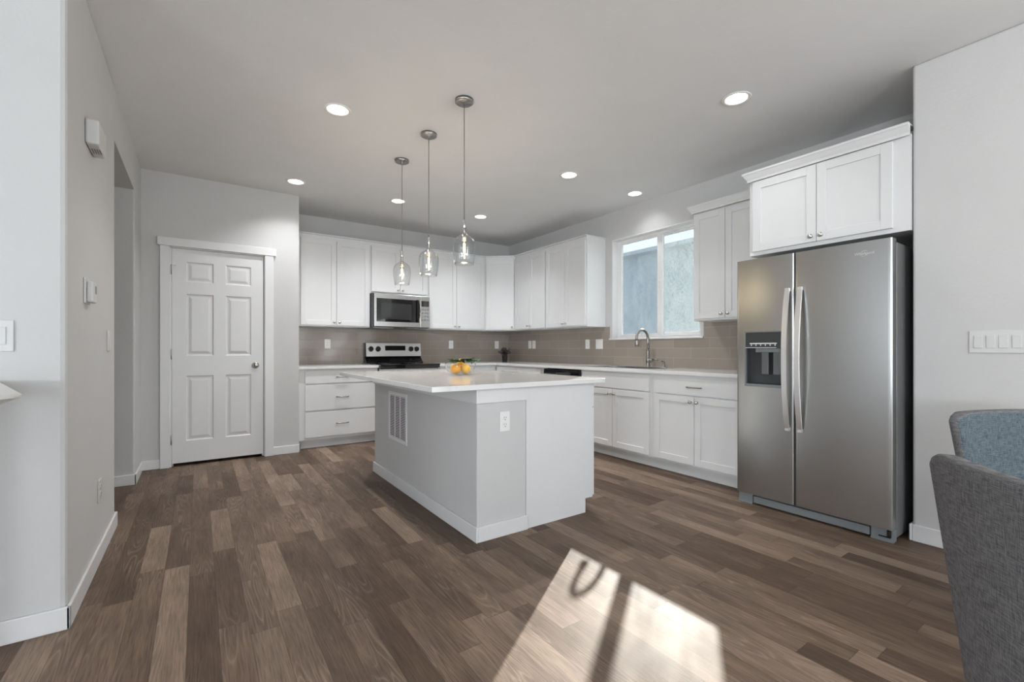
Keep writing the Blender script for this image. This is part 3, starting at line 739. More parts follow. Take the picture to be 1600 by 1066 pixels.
# ------------------------------------------------------------------ range and microwave
rg = thing('range', 'stainless and black freestanding electric range between the back wall counters', 'range', (2.157, 5.66, 0))
x0, x1 = 1.770, 2.544
k = MB(); k.box(x0, x1, 5.40, 5.985, 0.09, 0.905); k.box(x0+0.03, x1-0.03, 5.44, 5.95, 0.0, 0.09); k.build('body', 'black', rg, world=True)
k = MB(); k.box(x0-0.002, x1+0.002, 5.305, 5.90, 0.905, 0.920, bev=0.003); k.box(x0, x1, 5.312, 5.40, 0.868, 0.905, bev=0.003); ck = k.build('cooktop', 'bglass', rg, world=True)
ck['_w'] = rg.location[:]
for cx_, cy_, r_ in ((1.97, 5.50, 0.115), (2.35, 5.50, 0.09), (1.97, 5.76, 0.075), (2.35, 5.76, 0.10)):
    k = MB(); k.lathe([(r_-0.002, 0.9203), (r_, 0.9206), (r_+0.002, 0.9203)], (cx_, cy_, 0), seg=40); k.lathe([(r_*0.6-0.001, 0.9203), (r_*0.6, 0.9206), (r_*0.6+0.001, 0.9203)], (cx_, cy_, 0), seg=40)
    k.build('burner_ring', 'paddle', ck, world=True)
k = MB(); k.prism([(5.985, 0.92), (5.985, 1.185), (5.925, 1.185), (5.905, 1.005), (5.925, 1.0), (5.87, 0.945), (5.83, 0.922), (5.83, 0.92)], x0+0.002, x1-0.002, axis='x'); bgd = k.build('backguard', 'black', rg, world=True); bgd['_w'] = rg.location[:]
# stainless fascia, slightly tilted
k = MB(); k.prism([(5.9245, 1.182), (5.9045, 1.008), (5.8985, 1.008), (5.9185, 1.182)], x0+0.014, x1-0.006, axis='x'); fas = k.build('control_panel', 'steelh', bgd, world=True); fas['_w'] = rg.location[:]
def fasc_y(z): return 5.8985 + (z-1.008)/(1.182-1.008)*0.02
k = MB(); k.box(2.035, 2.315, fasc_y(1.11)-0.003, fasc_y(1.11)+0.004, 1.070, 1.148, bev=0.001); k.build('display', 'bglass', rg, world=True)
for cx_ in (1.845, 1.940, 2.395, 2.478):
    k = MB(); y_ = fasc_y(1.105)
    k.lathe([(0, 0.001), (0.036, 0.001), (0.036, -0.004), (0.030, -0.008)], (cx_, y_, 1.105), axis='y', seg=28, mi=0)
    k.lathe([(0.030, -0.006), (0.027, -0.026), (0.022, -0.03), (0, -0.03)], (cx_, y_, 1.105), axis='y', seg=28, mi=1)
    k.box(cx_-0.005, cx_+0.005, y_-0.036, y_-0.02, 1.080, 1.130, bev=0.002, mi=1)
    k.build('knob', ['steelh', 'matteblack'], rg, world=True)
k = MB(); k.box(x0+0.004, x1-0.004, 5.345, 5.40, 0.27, 0.866, bev=0.004); od = k.build('oven_door', 'steelh', rg, world=True); od['_w'] = rg.location[:]
k = MB(); k.box(x0+0.10, x1-0.10, 5.341, 5.346, 0.38, 0.72, bev=0.002); k.build('oven_window', 'bglass', od, world=True)
k = MB(); k.cyl((x0+0.06, 5.295, 0.80), (x1-0.06, 5.295, 0.80), 0.012); k.cyl((x0+0.08, 5.345, 0.80), (x0+0.08, 5.295, 0.80), 0.008); k.cyl((x1-0.08, 5.345, 0.80), (x1-0.08, 5.295, 0.80), 0.008); k.build('handle', 'steelh', od, world=True)
k = MB(); k.box(x0+0.004, x1-0.004, 5.35, 5.40, 0.095, 0.262, bev=0.004); k.build('storage_drawer', 'steelh', rg, world=True)

mw = thing('microwave', 'stainless over-the-range microwave hung under the short cabinet', 'microwave', (2.143, 5.78, 1.375))
x0, x1 = 1.762, 2.524
k = MB(); k.box(x0, x1, 5.610, 5.985, 1.378, 1.800); k.build('body', 'dgrey', mw, world=True)
for a_ in (x0+0.03, x1-0.29):
    k = MB(); k.box(a_, a_+0.26, 5.64, 5.93, 1.370, 1.378); k.build('grease_filter', 'hinge', mw, world=True)
k = MB(); k.box(x0+0.022, 2.385, 5.575, 5.608, 1.385, 1.797, bev=0.004); md = k.build('door', 'steelh', mw, world=True); md['_w'] = mw.location[:]
k = MB(); k.box(x0+0.050, 2.375, 5.572, 5.576, 1.447, 1.738, bev=0.001); gl_ = k.build('door_window', 'bglass', md, world=True)
k = MB(); k.box(x0+0.105, 2.265, 5.5705, 5.5725, 1.480, 1.680); k.build('window_mesh', 'mwglass', md, world=True)
k = MB(); pts = [(2.345, 5.573, 1.455)] + [(2.345+0.012*math.sin(PI*i/8), 5.545-0.020*math.sin(PI*i/8), 1.465+0.265*i/8) for i in range(9)] + [(2.345, 5.573, 1.735)]
k.tube(pts, 0.011, 12); k.build('handle', 'black', md, world=True)
k = MB(); k.box(2.388, x1, 5.575, 5.608, 1.385, 1.797, bev=0.004); cp = k.build('control_panel', 'steelh', mw, world=True); cp['_w'] = mw.location[:]
k = MB(); k.box(2.402, x1-0.014, 5.5735, 5.5755, 1.660, 1.735, bev=0.0005); k.build('display', 'bglass', cp, world=True)
for i in range(4):
    for j in range(3):
        k = MB(); xx = 2.408+j*0.036; zz = 1.475+i*0.044
        k.box(xx, xx+0.026, 5.5725, 5.5755, zz, zz+0.024, bev=0.001); k.build('button', 'greyplastic', cp, world=True)

# dishwasher
dwz = thing('dishwasher', 'black dishwasher whose top shows over the far edge of the island', 'dishwasher', (3.75, 3.97, 0))
k = MB(); k.box(3.47, 4.03, 3.672, 4.273, 0.09, 0.874); k.box(3.53, 4.03, 3.69, 4.25, 0, 0.09); k.build('body', 'black', dwz, world=True)
k = MB(); k.box(3.422, 3.470, 3.668, 4.277, 0.11, 0.775, bev=0.006); k.build('door', 'black', dwz, world=True)
k = MB(); k.prism([(3.470, 0.778), (3.418, 0.778), (3.412, 0.80), (3.416, 0.862), (3.430, 0.872), (3.470, 0.872)], 3.668, 4.277, axis='y'); cp = k.build('control_panel', 'bglass', dwz, world=True); cp['_w'] = dwz.location[:]
k = MB(); k.box(3.4115, 3.4145, 3.80, 4.05, 0.815, 0.835); k.build('display', 'dgrey', cp, world=True)

# ------------------------------------------------------------------ refrigerator
fr = thing('refrigerator', 'stainless side-by-side refrigerator with ice and water dispenser in the wall recess', 'refrigerator', (3.62, 1.337, 0))
FY0, FY1, SP = 0.892, 1.790, 1.4035
k = MB(); k.box(3.298, 4.03, FY0, FY1, 0.02, 1.722, bev=0.006); k.build('case', 'case', fr, world=True)
def fdoor(ya, yb, hole=None):
    """door with softly contoured front; hole=(ya,yb,za,zb) leaves the dispenser opening. mesh grid over (y,z)"""
    z0_, z1_ = 0.078, 1.738
    ysl = set([ya + (yb-ya)*i/24 for i in range(25)] + [ya+0.002*i for i in range(1, 5)] + [yb-0.002*i for i in range(1, 5)]); zsl = {z0_, z1_}
    if hole: ysl |= {hole[0], hole[1]}; zsl |= {hole[2], hole[3]}
    ysl = sorted(ysl); zsl = sorted(zsl)
    # drop samples too close to the hole edges
    if hole: ysl = [y for y in ysl if y in (hole[0], hole[1]) or min(abs(y-hole[0]), abs(y-hole[1])) > 0.004]
    m_ = MB(); bm_ = m_.bm
    def fxx(y):
        t = (y-ya)/(yb-ya); e_ = min(y-ya, yb-y)
        rnd = 0.006*max(0, 1-e_/0.008)**2
        return 3.2215 - 0.0050*math.sin(PI*t) + rnd
    g = {}
    def V(y, z): 
        if (y, z) not in g: g[(y, z)] = bm_.verts.new((fxx(y), y, z))
        return g[(y, z)]
    for i in range(len(ysl)-1):
        for j in range(len(zsl)-1):
            ym, zm = (ysl[i]+ysl[i+1])/2, (zsl[j]+zsl[j+1])/2
            if hole and hole[0] < ym < hole[1] and hole[2] < zm < hole[3]: continue
            f = bm_.faces.new([V(ysl[i], zsl[j]), V(ysl[i+1], zsl[j]), V(ysl[i+1], zsl[j+1]), V(ysl[i], zsl[j+1])]); f.smooth = True
    XB = 3.288
    # sides, top, bottom, back
    def q4(*p): bm_.faces.new([bm_.verts.new(v) for v in p])
    q4((fxx(ya), ya, z0_), (XB, ya, z0_), (XB, ya, z1_), (fxx(ya), ya, z1_)); q4((fxx(yb), yb, z0_), (fxx(yb), yb, z1_), (XB, yb, z1_), (XB, yb, z0_))
    for z_ in (z0_, z1_):
        for i in range(len(ysl)-1): q4((fxx(ysl[i]), ysl[i], z_), (fxx(ysl[i+1]), ysl[i+1], z_), (XB, ysl[i+1], z_), (XB, ysl[i], z_))
    if hole:
        for i in range(len(ysl)-1):
            if hole[0] <= ysl[i] and ysl[i+1] <= hole[1]:
                for z_ in (hole[2], hole[3]): q4((fxx(ysl[i]), ysl[i], z_), (fxx(ysl[i+1]), ysl[i+1], z_), (3.236, ysl[i+1], z_), (3.236, ysl[i], z_))
        for y_ in (hole[0], hole[1]): q4((fxx(y_), y_, hole[2]), (3.236, y_, hole[2]), (3.236, y_, hole[3]), (fxx(y_), y_, hole[3]))
    else: q4((XB, ya, z0_), (XB, yb, z0_), (XB, yb, z1_), (XB, ya, z1_))
    return m_
HOLE = (1.476, 1.731, 0.842, 1.228)
d1 = fdoor(SP+0.004, FY1, HOLE).build('freezer_door', 'steel', fr, world=True); d1['_w'] = fr.location[:]
d2 = fdoor(FY0, SP-0.004).build('refrigerator_door', 'steel', fr, world=True); d2['_w'] = fr.location[:]
k = MB(); k.box(3.288, 3.298, FY0+0.01, FY1-0.01, 0.08, 1.715); k.box(3.2285, 3.288, SP-0.0038, SP+0.0038, 0.08, 1.735); k.build('gasket_and_gap_shade', 'rubber', fr, world=True)  # gasket, plus a black strip standing in for shade between the doors
# dispenser: frame, glossy panel above a recess with two paddles
ya, yb, za, zb = HOLE; k = MB(); xf = 3.2165
k.box(xf, 3.24, ya, ya+0.006, za, zb); k.box(xf, 3.24, yb-0.006, yb, za, zb); k.box(xf-0.001, 3.24, ya, yb, zb-0.006, zb)
k.box(xf-0.003, 3.24, ya, yb, za, za+0.018, bev=0.002)
k.build('dispenser', ['greyplastic'], d1, world=True)
disp = thing('tmp', '', '', (0, 0, 0)); bpy.data.objects.remove(disp)
k = MB(); k.box(3.2185, 3.25, ya+0.006, yb-0.006, 1.112, zb-0.006, bev=0.002); k.build('dispenser_panel', 'dgrey', d1, world=True)
k = MB(); k.box(3.2172, 3.2187, 1.513, 1.695, 1.140, 1.148)
for i in range(6): k.box(3.2172, 3.2187, 1.52+i*0.032, 1.527+i*0.032, 1.128, 1.137)
k.box(3.2150, 3.2187, ya+0.04, yb-0.008, 1.113, 1.117)
k.build('indicator_strip', 'plastic', d1, world=True)
k = MB()
k.box(3.284, 3.2875, ya, yb, za, 1.112); k.box(3.236, 3.284, ya+0.002, ya+0.006, za, 1.112); k.box(3.236, 3.284, yb-0.006, yb-0.002, za, 1.112)
k.box(3.236, 3.284, ya+0.006, yb-0.006, za, za+0.006); k.build('dispenser_recess', 'dgrey', d1, world=True)
k = MB(); k.box(3.228, 3.26, ya+0.02, yb-0.07, 1.082, 1.112, bev=0.004); k.build('chute', 'greyplastic', d1, world=True)
for y0_ in (1.578, 1.500):
    k = MB(); k.box(3.238, 3.252, y0_, y0_+0.046, 0.930, 1.085, bev=0.003); k.build('paddle', 'paddle', d1, world=True)
# bowed handles
for yy, par in ((1.441, d1), (1.364, d2)):
    k = MB(); bm_ = k.bm; n = 24; rows = []
    for i in range(n+1):
        t = i/n; z_ = 0.566 + (1.508-0.566)*t
        bow = 0.052*math.sin(PI*t)**0.8 + 0.012
        xo = 3.216 - bow; th_ = 0.011; hw = 0.0155
        rows.append([bm_.verts.new(p) for p in ((xo, yy-hw, z_), (xo, yy+hw, z_), (xo+th_, yy+hw, z_), (xo+th_, yy-hw, z_))])
    for r0, r1 in zip(rows, rows[1:]):
        for m_ in range(4): bm_.faces.new([r0[m_], r0[(m_+1) % 4], r1[(m_+1) % 4], r1[m_]])
    bm_.faces.new(rows[0]); bm_.faces.new(rows[-1])
    bmesh.ops.bevel(bm_, geom=[e_ for e_ in bm_.edges if abs((e_.verts[0].co-e_.verts[1].co).z) > 0.02 and abs(e_.verts[0].co.y-e_.verts[1].co.y) < 1e-4], offset=0.003, segments=2, affect='EDGES')
    for z_ in (0.575, 1.499): k.box(3.200, 3.222, yy-0.012, yy+0.012, z_-0.010, z_+0.010)
    k.build('handle', 'handle', par, world=True)
# grille at the floor
k = MB(); k.box(3.245, 3.298, 1.005, 1.685, 0.012, 0.062, bev=0.006); k.build('kick_grille', 'greyplastic', fr, world=True)
for a_, c_ in ((FY0, 1.000), (1.690, FY1)):
    k = MB(); k.box(3.245, 3.298, a_, c_, 0.0, 0.074, bev=0.005); k.box(3.240, 3.26, a_, c_, 0.0, 0.014, bev=0.003); k.build('foot_cover', 'greyplastic', fr, world=True)
k = MB(); k.cyl((3.244, 0.912, 0.03), (3.244, 0.912, 0.07), 0.010, seg=12); k.box(3.238, 3.246, 0.905, 0.96, 0.026, 0.032); k.build('levelling_screw', 'rubber', fr, world=True)
# maker's mark
fc = bpy.data.curves.new('mark', 'FONT'); fc.body = 'Whirlpool'; fc.size = 0.0235; fc.extrude = 0.0006; fc.align_x = 'CENTER'
to = bpy.data.objects.new('tmp_text', fc); COL.objects.link(to); dg = bpy.context.evaluated_depsgraph_get()
me = bpy.data.meshes.new_from_object(to.evaluated_get(dg)); bpy.data.objects.remove(to)
me.transform(Matrix.Rotation(PI/2, 4, 'X')); me.transform(Matrix.Rotation(-PI/2, 4, 'Z'))
lx = 3.2165
me.transform(Matrix.Translation(Vector((lx, 1.022, 1.660)) - Vector(fr.location))); me.materials.append(M['handle'])
lo = bpy.data.objects.new('logo', me); COL.objects.link(lo); lo.parent = d2
k = MB()
for s_ in (1, -1):
    pts = [(lx-0.0003, 1.022-0.020*math.cos(a_)*s_, 1.667+0.018*math.sin(a_)*s_*(1-0.25*i/12)) for i, a_ in enumerate([PI*0.15+PI*0.75*j/12 for j in range(13)])]
    k.tube(pts, [0.0005+0.0012*math.sin(PI*j/12) for j in range(13)], 6)
k.build('logo_swirl', 'handle', d2, world=True)

# ------------------------------------------------------------------ island
IS = thing('kitchen_island', 'kitchen island with grey painted half wall and white cabinet end', 'island', (1.77, 3.17, 0))
IX0, IXM, IX1, IY0, IY1 = 1.310, 1.658, 2.222, 2.2485, 4.085
k = MB(); k.box(IX0, IXM, IY0, IY1, 0, 0.874, bev=0.009, seg=3); k.build('half_wall', 'wall', IS, world=True)
k = MB(); k.prism([(IXM, 0), (2.155, 0), (2.155, 0.095), (IX1, 0.095), (IX1, 0.8745), (IXM, 0.8745)], IY0+0.001, IY1, axis='y'); k.build('cabinet_box', 'cab', IS, world=True)
k = MB(); t = 0.013
for bx in ((IX0-t, IX0, IY0-t, IY1+t), (IX0, IXM+0.004, IY0-t, IY0), (IX0, IXM+0.004, IY1, IY1+t)): k.box(*bx, 0, 0.088, bev=0.004)
k.build('baseboard', 'trim', IS, world=True)
k = MB()
for bx in ((IX0-0.010, IX0, IY0-0.010, IY1+0.010), (IX0, IXM, IY0-0.010, IY0), (IX0, IXM, IY1, IY1+0.010)): k.box(*bx, 0.793, 0.8745, bev=0.002)
k.build('apron', 'trim', IS, world=True)
nd = 4; dwid = (IY1-IY0)/nd
for i in range(nd):
    a_ = IY0+0.006+i*dwid; k = MB()
    mt = Matrix.Translation((IX1, a_, 0)) @ Matrix.Rotation(PI/2, 4, 'Z')
    shaker(k, 0.0, dwid-0.008, 0.105, 0.70); bmesh.ops.transform(k.bm, matrix=mt, verts=k.bm.verts[:])
    dr = k.build('door', 'cab', IS, world=True); dr['_w'] = IS.location[:]
    k = MB(); k.lathe([(0.006, 0), (0.006, 0.014), (0.0155, 0.02), (0.013, 0.028), (0, 0.030)], (IX1+0.019, a_+(0.03 if i % 2 else dwid-0.038), 0.655), axis='x', seg=16); k.build('knob', 'nickel', dr, world=True)
    k = MB(); k.box(IX1, IX1+0.019, a_, a_+dwid-0.008, 0.71, 0.868, bev=0.002); dr = k.build('drawer', 'cab', IS, world=True); dr['_w'] = IS.location[:]
    k = MB(); cy_ = a_+dwid/2-0.004; k.tube([(IX1+0.019, cy_-0.064, 0.79), (IX1+0.042, cy_-0.060, 0.79), (IX1+0.046, cy_, 0.79), (IX1+0.042, cy_+0.060, 0.79), (IX1+0.019, cy_+0.064, 0.79)], 0.0052, 8); k.build('handle', 'nickel', dr, world=True)
k = MB(); k.box(1.008, 2.300, 2.203, 4.100, 0.8755, 0.9055, bev=0.003); o = recenter(k.build('countertop', 'quartz')); tag(o, 'large white quartz countertop overhanging the island', 'countertop')
IT = 0.9055
# return-air grille on the island side
vg = thing('vent_grille', 'white slotted air return grille on the island side wall', 'vent', (IX0, 3.50, 0.36), 0)
k = MB(); y0_, y1_, z0_, z1_ = 3.302, 3.700, 0.366, 0.757
fw = 0.028; xf = IX0-0.008
for bx in ((y0_, y1_, z0_, z0_+fw), (y0_, y1_, z1_-fw, z1_), (y0_, y0_+fw, z0_+fw, z1_-fw), (y1_-fw, y1_, z0_+fw, z1_-fw)): k.box(xf, IX0-0.0005, bx[0], bx[1], bx[2], bx[3], bev=0.002)
for i in (1, 2):
    yy = y0_+fw + (y1_-y0_-2*fw)*i/3; k.box(xf+0.001, IX0-0.001, yy-0.006, yy+0.006, z0_+fw, z1_-fw)
k.build('frame', 'trim', vg, world=True)
k = MB(); nl = 26; hh = (z1_-z0_-2*fw)/nl
for i in range(nl):
    zc = z0_+fw+hh*(i+0.5)
    k.box(xf+0.0015, xf+0.003, y0_+fw, y1_-fw, zc-hh*0.24, zc+hh*0.24)
k.build('louvers', 'trim', vg, world=True)
k = MB(); k.box(IX0-0.0015, IX0-0.0006, y0_+fw, y1_-fw, z0_+fw, z1_-fw); k.build('louver_gap_shade', 'hole', vg, world=True)  # dark sheet standing in for the shade between the louvers

# ------------------------------------------------------------------ fruit bowl on the island
bx_, by_ = 1.665, 3.115
bowl = tag(MB().lathe([(0.0, 0.0), (0.045, 0.0), (0.070, 0.010), (0.100, 0.035), (0.116, 0.066), (0.118, 0.088), (0.1155, 0.088), (0.1135, 0.067), (0.097, 0.037), (0.067, 0.0135), (0.0, 0.006)], seg=40).build('glass_bowl', 'clear'), 'clear round glass bowl of citrus on the island', 'bowl')
bowl.location = (bx_, by_, IT)
fruits = [(-0.050, -0.024, 0.048, 'orange', 'deep orange citrus at the front left of the glass bowl'), (0.028, -0.038, 0.048, 'lemon', 'yellow-orange citrus at the front right of the glass bowl'),
          (-0.022, 0.050, 0.048, 'lemon', 'yellow-orange citrus at the back left of the glass bowl'), (0.056, 0.036, 0.050, 'orange', 'orange citrus at the back right of the glass bowl'),
          (0.004, 0.012, 0.100, 'lemon', 'yellow citrus on top of the pile, half under leaves')]
for i, (dx, dy, dz, mt_, lb) in enumerate(fruits):
    t = thing('citrus_fruit', lb, 'fruit', (bx_+dx, by_+dy, IT+dz), random.uniform(0, 6), 'citrus fruit in the glass bowl')
    r_ = 0.0372 if dz < 0.1 else 0.026
    k = MB(); k.sphere((0, 0, 0), r_, 1.05, 0.99, 0.97, seg=24); k.build('peel', mt_, t)
    k = MB(); k.lathe([(0, r_), (0.004, r_), (0.003, r_-0.002)], (0, 0, 0), seg=8); k.build('stem_end', 'stem', t)
for nm, lb, cx_, cy_, cz_, n, col_, spread in (('leaf_sprig', 'dark green leafy sprig lying over the left of the fruit', -0.062, -0.03, 0.110, 34, 'leaf', 0.044), ('leaf_sprig', 'dark green leafy sprig over the middle and right of the fruit', 0.050, -0.012, 0.114, 36, 'leaf', 0.044), ('leaf_sprig', 'pale green sprig hanging over the right rim of the bowl', 0.098, -0.02, 0.104, 26, 'paleleaf', 0.03)):
    t = thing(nm, lb, 'greenery', (bx_+cx_, by_+cy_, IT+cz_))
    rr = random.Random(n*3+int(cx_*1000))
    k = MB(); k.tube([(-spread, 0, -0.006), (0, 0.004, 0.004), (spread, 0, -0.006)], 0.002, 6); st = k.build('stem', 'stem', t)
    k = MB()
    for i in range(n):
        u_ = -spread+2*spread*i/(n-1); an = rr.uniform(0, 2*PI)
        k.leaf((u_, rr.uniform(-0.008, 0.008), 0.003-0.008*(u_/spread)**2), (math.cos(an), math.sin(an), rr.uniform(-0.35, 0.8)), (0, 0, 1), rr.uniform(0.030, 0.046), rr.uniform(0.020, 0.028))
    k.build('leaves', col_, t, normals=False)

# dark potted plant in the far corner
px_, py_ = 3.68, 5.52
pl = thing('potted_plant', 'small dark potted plant in the countertop corner', 'plant', (px_, py_, CT1))
k = MB(); k.lathe([(0, 0), (0.036, 0), (0.043, 0.095), (0.046, 0.100), (0.042, 0.100), (0.038, 0.085), (0, 0.085)], seg=24); k.build('pot', 'matteblack', pl)
k = MB(); kl = MB(); kb = MB(); rr = random.Random(5)
for i in range(34):
    an = rr.uniform(0, 2*PI); tilt = rr.uniform(0.05, 1.15); L_ = rr.uniform(0.09, 0.135)
    tip = Vector((math.cos(an)*math.sin(tilt)*L_, math.sin(an)*math.sin(tilt)*L_, 0.085+math.cos(tilt)*L_))
    k.tube([(math.cos(an)*0.01, math.sin(an)*0.01, 0.08), (tip*0.5+Vector((0, 0, 0.05))), tip], 0.0018, 5)
    kb.sphere(tip, 0.0065, seg=8)
    for j in range(5):
        f_ = 0.45+0.13*j; a2 = rr.uniform(0, 2*PI); p_ = Vector((0, 0, 0.085)).lerp(tip, f_)
        kl.leaf(p_, (math.cos(a2), math.sin(a2), rr.uniform(0, 0.6)), (0, 0, 1), 0.036, 0.017)
k.build('stem', 'darkplant', pl); kl.build('leaves', 'darkplant', pl, normals=False); kb.build('flower_buds', 'darkbud', pl)

# ------------------------------------------------------------------ pendants
def pendant(loc, label):
    t = thing('pendant_light', label, 'pendant light', loc, 0, 'pendant lights over the island')
    H_ = CH-0.0005
    k = MB(); k.lathe([(0, 0), (0.060, 0), (0.060, -0.018), (0.055, -0.022), (0.008, -0.024), (0.006, -0.035), (0, -0.035)], seg=32); k.build('canopy', 'dnickel', t)
    k = MB(); k.cyl((0, 0, -0.03), (0, 0, 1.95-H_), 0.0028, seg=8); k.build('cord', 'cord', t)
    z0_ = 1.955-H_
    k = MB(); k.lathe([(0, 0), (0.006, 0), (0.009, -0.012), (0.0115, -0.03), (0.0115, -0.052), (0.010, -0.056), (0, -0.056)], (0, 0, z0_), seg=20)
    k.lathe([(0, -0.094), (0.016, -0.094), (0.016, -0.140), (0, -0.140)], (0, 0, z0_), seg=20); k.cyl((0, 0, z0_-0.05), (0, 0, z0_-0.096), 0.006); k.build('socket', 'nickel', t)
    outer = [(0.0135, 1.912), (0.0130, 1.870), (0.020, 1.858), (0.045, 1.844), (0.063, 1.826), (0.073, 1.802), (0.0755, 1.775), (0.073, 1.735), (0.067, 1.690), (0.0615, 1.660)]
    inner = [(r-0.0022, z) for r, z in outer[::-1]]
    k = MB(); k.lathe([(r, z-H_) for r, z in outer+inner+[outer[0]]], seg=40); k.build('glass_shade', 'clear', t)
    k = MB(); zb_ = z0_-0.14
    k.lathe([(0.012, 0), (0.013, -0.012), (0.018, -0.035), (0.019, -0.055), (0.015, -0.078), (0.007, -0.090), (0, -0.092)], (0, 0, zb_), seg=20); bl = k.build('bulb', 'bulbglass', t)
    k = MB()
    for a_ in (0, PI/2, PI, 1.5*PI): k.tube([(0.005*math.cos(a_), 0.005*math.sin(a_), zb_-0.018), (0.006*math.cos(a_+0.6), 0.006*math.sin(a_+0.6), zb_-0.068)], 0.0016, 6)
    k.build('filament', 'filament', bl)
    return t
H_ = CH-0.0005
for (x, y, lb) in ((1.437, 2.636, 'clear glass pendant nearest the camera, rightmost of the three'), (1.441, 3.203, 'clear glass pendant in the middle of the three over the island'), (1.450, 3.779, 'clear glass pendant farthest away, leftmost of the three, before the microwave cabinet')):
    pendant((x, y, H_), lb)
    lamp('pendant_bulb_light', 'POINT', 2.0, (1.0, 0.80, 0.52), (x, y, 1.70), shadow_soft_size=0.02)

# ------------------------------------------------------------------ recessed downlights
CL = ['recessed ceiling downlight left of the pendants, showing its white inner baffle', 'recessed ceiling downlight farthest left, near the pantry wall corner', 'recessed ceiling downlight crossed by the leftmost pendant cord',
      'small recessed ceiling downlight just right of the nearest pendant cord', 'recessed ceiling downlight in mid ceiling, left of the one over the window', 'recessed ceiling downlight close to the wall above the sink window',
      'recessed ceiling downlight nearest the refrigerator and its upper cabinet']
for (x, y), lb in zip(CANS, CL):
    t = thing('recessed_light', lb, 'recessed light', (x, y, CH), 0, 'recessed ceiling lights')
    k = MB(); k.lathe([(0.0705, 0.012), (0.070, 0.0), (0.072, -0.0005), (0.088, -0.0006), (0.090, -0.002), (0.088, -0.005), (0.072, -0.006), (0.066, 0.0), (0.048, 0.055), (0.052, 0.055), (0.0705, 0.012)], seg=40); k.build('trim_ring', 'plastic', t)
    k = MB(); k.lathe([(0, 0.050), (0.050, 0.050), (0.050, 0.054), (0, 0.054)], seg=32); k.build('lamp_disc', 'led', t)
    lamp('downlight', 'SPOT', (11.0 if x > 3.5 else 15.0 if y < 2 else 44.0 if (x < 1 and y > 4) else 60.0), (0.96, 0.975, 1.0), (x, y, CH+0.046), (0, 0, -1), spot_size=math.radians(124), spot_blend=1.0, shadow_soft_size=0.035)

# ------------------------------------------------------------------ dining chairs
def dining_chair(label, loc, face):
    """face: unit vector the sitter looks along; loc: centre of the back on the floor"""
    rz = math.atan2(face[1], face[0]) - PI/2      # local +y = forward
    t = thing('dining_chair', label, 'chair', (loc[0], loc[1], 0), rz)
    NS, NT_ = 20, 16; TOP, BOT, TH = 0.858, 0.30, 0.050
    def hw(z): 
        q_ = (z-BOT)/(TOP-BOT); return 0.163 + 0.116*q_
    k = MB(); bm_ = k.bm; O, I = [], []
    for j in range(NT_+1):
        tt_ = j/NT_; ro, ri = [], []
        for i in range(NS+1):
            s_ = -1+2*i/NS
            zt = TOP - 0.034*max(0, (abs(s_)-0.72)/0.28)**2.4 - 0.010*(1-s_*s_)*0
            z = BOT + (zt-BOT)*tt_
            w = hw(z); x = w*s_
            y = 0.045*s_*s_*(0.6+0.4*tt_) - 0.030*tt_     # curved, leaning back a little
            ro.append(bm_.verts.new((x, y, z)))
            inx = x*(1-0.02); 
            ri.append(bm_.verts.new((inx, y+TH*(1-0.45*max(0, (abs(s_)-0.85)/0.15)), z-0.002)))
        O.append(ro); I.append(ri)
    def F(vs, mi): f = bm_.faces.new(vs); f.material_index = mi; f.smooth = True
    for j in range(NT_):
        for i in range(NS):
            F([O[j][i], O[j][i+1], O[j+1][i+1], O[j+1][i]], 0); F([I[j][i+1], I[j][i], I[j+1][i], I[j+1][i+1]], 1)
        F([I[j][0], O[j][0], O[j+1][0], I[j+1][0]], 0); F([O[j][NS], I[j][NS], I[j+1][NS], O[j+1][NS]], 0)
    for i in range(NS):
        F([O[NT_][i], O[NT_][i+1], I[NT_][i+1], I[NT_][i]], 0); F([O[0][i+1], O[0][i], I[0][i], I[0][i+1]], 0)
    bk = k.build('backrest', ['fabout', 'fabin'], t)
    md_ = bk.modifiers.new('round', 'BEVEL'); md_.width = 0.012; md_.segments = 3; md_.limit_method = 'ANGLE'; md_.angle_limit = math.radians(50)
    k = MB(); tq = bmesh.new(); bmesh.ops.create_cube(tq, size=1)
    for v in tq.verts:
        fy_ = v.co.y+0.5; v.co = Vector((v.co.x*2*(0.172+0.065*fy_), 0.05+0.45*fy_, 0.425+v.co.z*0.10))
    bmesh.ops.bevel(tq, geom=tq.edges[:], offset=0.028, segments=4, affect='EDGES', profile=0.5); k.merge(tq, 0, True)
    for f in k.bm.faces: f.smooth = True
    k.build('seat', 'fabin', t)
    k = MB(); k.prism([(-0.158, 0.048), (0.158, 0.048), (0.222, 0.49), (-0.222, 0.49)], 0.315, 0.374); k.build('seat_rail', 'fabout', t)
    for sx_, y_ in ((-0.135, 0.075), (0.135, 0.075), (-0.195, 0.46), (0.195, 0.46)):
        k = MB(); k.tube([(sx_*1.03, y_, 0.0), (sx_, y_, 0.314)], [0.013, 0.022], 12); k.build('leg', 'leg', t)
    return t
fv = Vector((0.70, -0.71)).normalized()
dining_chair('charcoal woven dining chair in the lower right corner, seen from behind', (1.295, 0.165), fv)
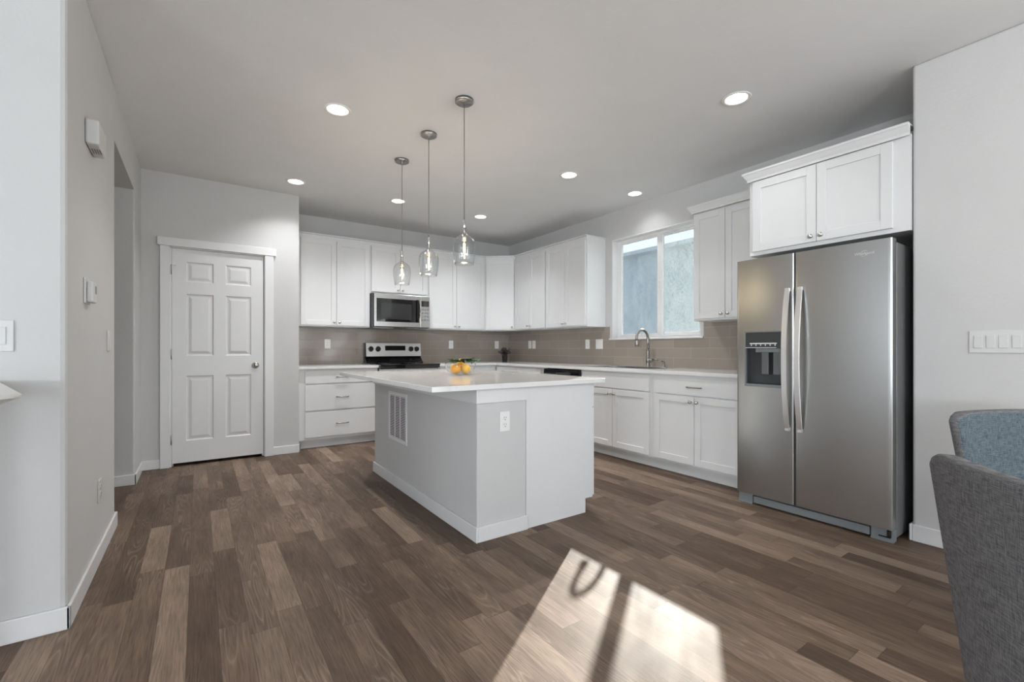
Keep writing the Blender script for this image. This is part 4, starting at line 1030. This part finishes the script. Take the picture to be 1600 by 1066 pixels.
fv2 = Vector((-0.43, -0.90)).normalized()
dining_chair('blue-grey woven dining chair behind the charcoal one, its inner backrest showing', (2.688, 0.398), fv2)

# ------------------------------------------------------------------ white high table at the left edge
tb = thing('high_table', 'white tabletop corner just entering at the left edge below the switch', 'table', (-0.86, 2.03, 0))
topo = [(-0.612, 2.470), (-0.384, 1.728), (-0.390, 1.690), (-0.407, 1.658), (-0.46, 1.60), (-1.25, 1.60), (-1.25, 2.470)]
cxm, cym = -0.86, 2.03
k = MB(); bm_ = k.bm
def ring_(f_, z_): return [bm_.verts.new((cxm+(x-cxm)*f_, cym+(y-cym)*f_, z_)) for x, y in topo]
r_top, r_a, r_b, r_c = ring_(0.985, 0.990), ring_(1.0, 0.986), ring_(0.998, 0.980), ring_(0.90, 0.960)
for q0, q1 in ((r_top, r_a), (r_a, r_b), (r_b, r_c)):
    for i in range(len(topo)): bm_.faces.new([q0[i], q0[(i+1) % len(topo)], q1[(i+1) % len(topo)], q1[i]])
bm_.faces.new(r_top); bm_.faces.new(r_c[::-1]); k.build('tabletop', 'tabletop', tb, world=True)
for lx_, ly_ in ((-0.72, 2.37), (-0.62, 1.72), (-1.15, 1.72), (-1.15, 2.37)):
    k = MB(); k.box(lx_-0.02, lx_+0.02, ly_-0.02, ly_+0.02, 0, 0.960, bev=0.003); k.build('leg', 'tabletop', tb, world=True)

# ------------------------------------------------------------------ outside the window
q = MB(); q.box(4.25, 60, -30, 60, -0.5, -0.3); struct(q.build('ground_outside', 'outside'))
nh = thing('neighbour_house', 'blue-grey neighbouring house seen hazily through the dirty window panes', 'house', (15.2, 13.0, -0.3))
k = MB(); k.box(12.5, 18, 6.0, 20, -0.3, 4.3); k.build('wall', 'siding', nh, world=True)
k = MB(); k.prism([(12.1, 4.3), (18.4, 4.3), (18.4, 4.42), (15.2, 4.9), (12.1, 4.42)], 5.6, 20.4, axis='y'); k.build('roof', 'siding', nh, world=True)

for o in bpy.data.objects:
    if '_w' in o: del o['_w']
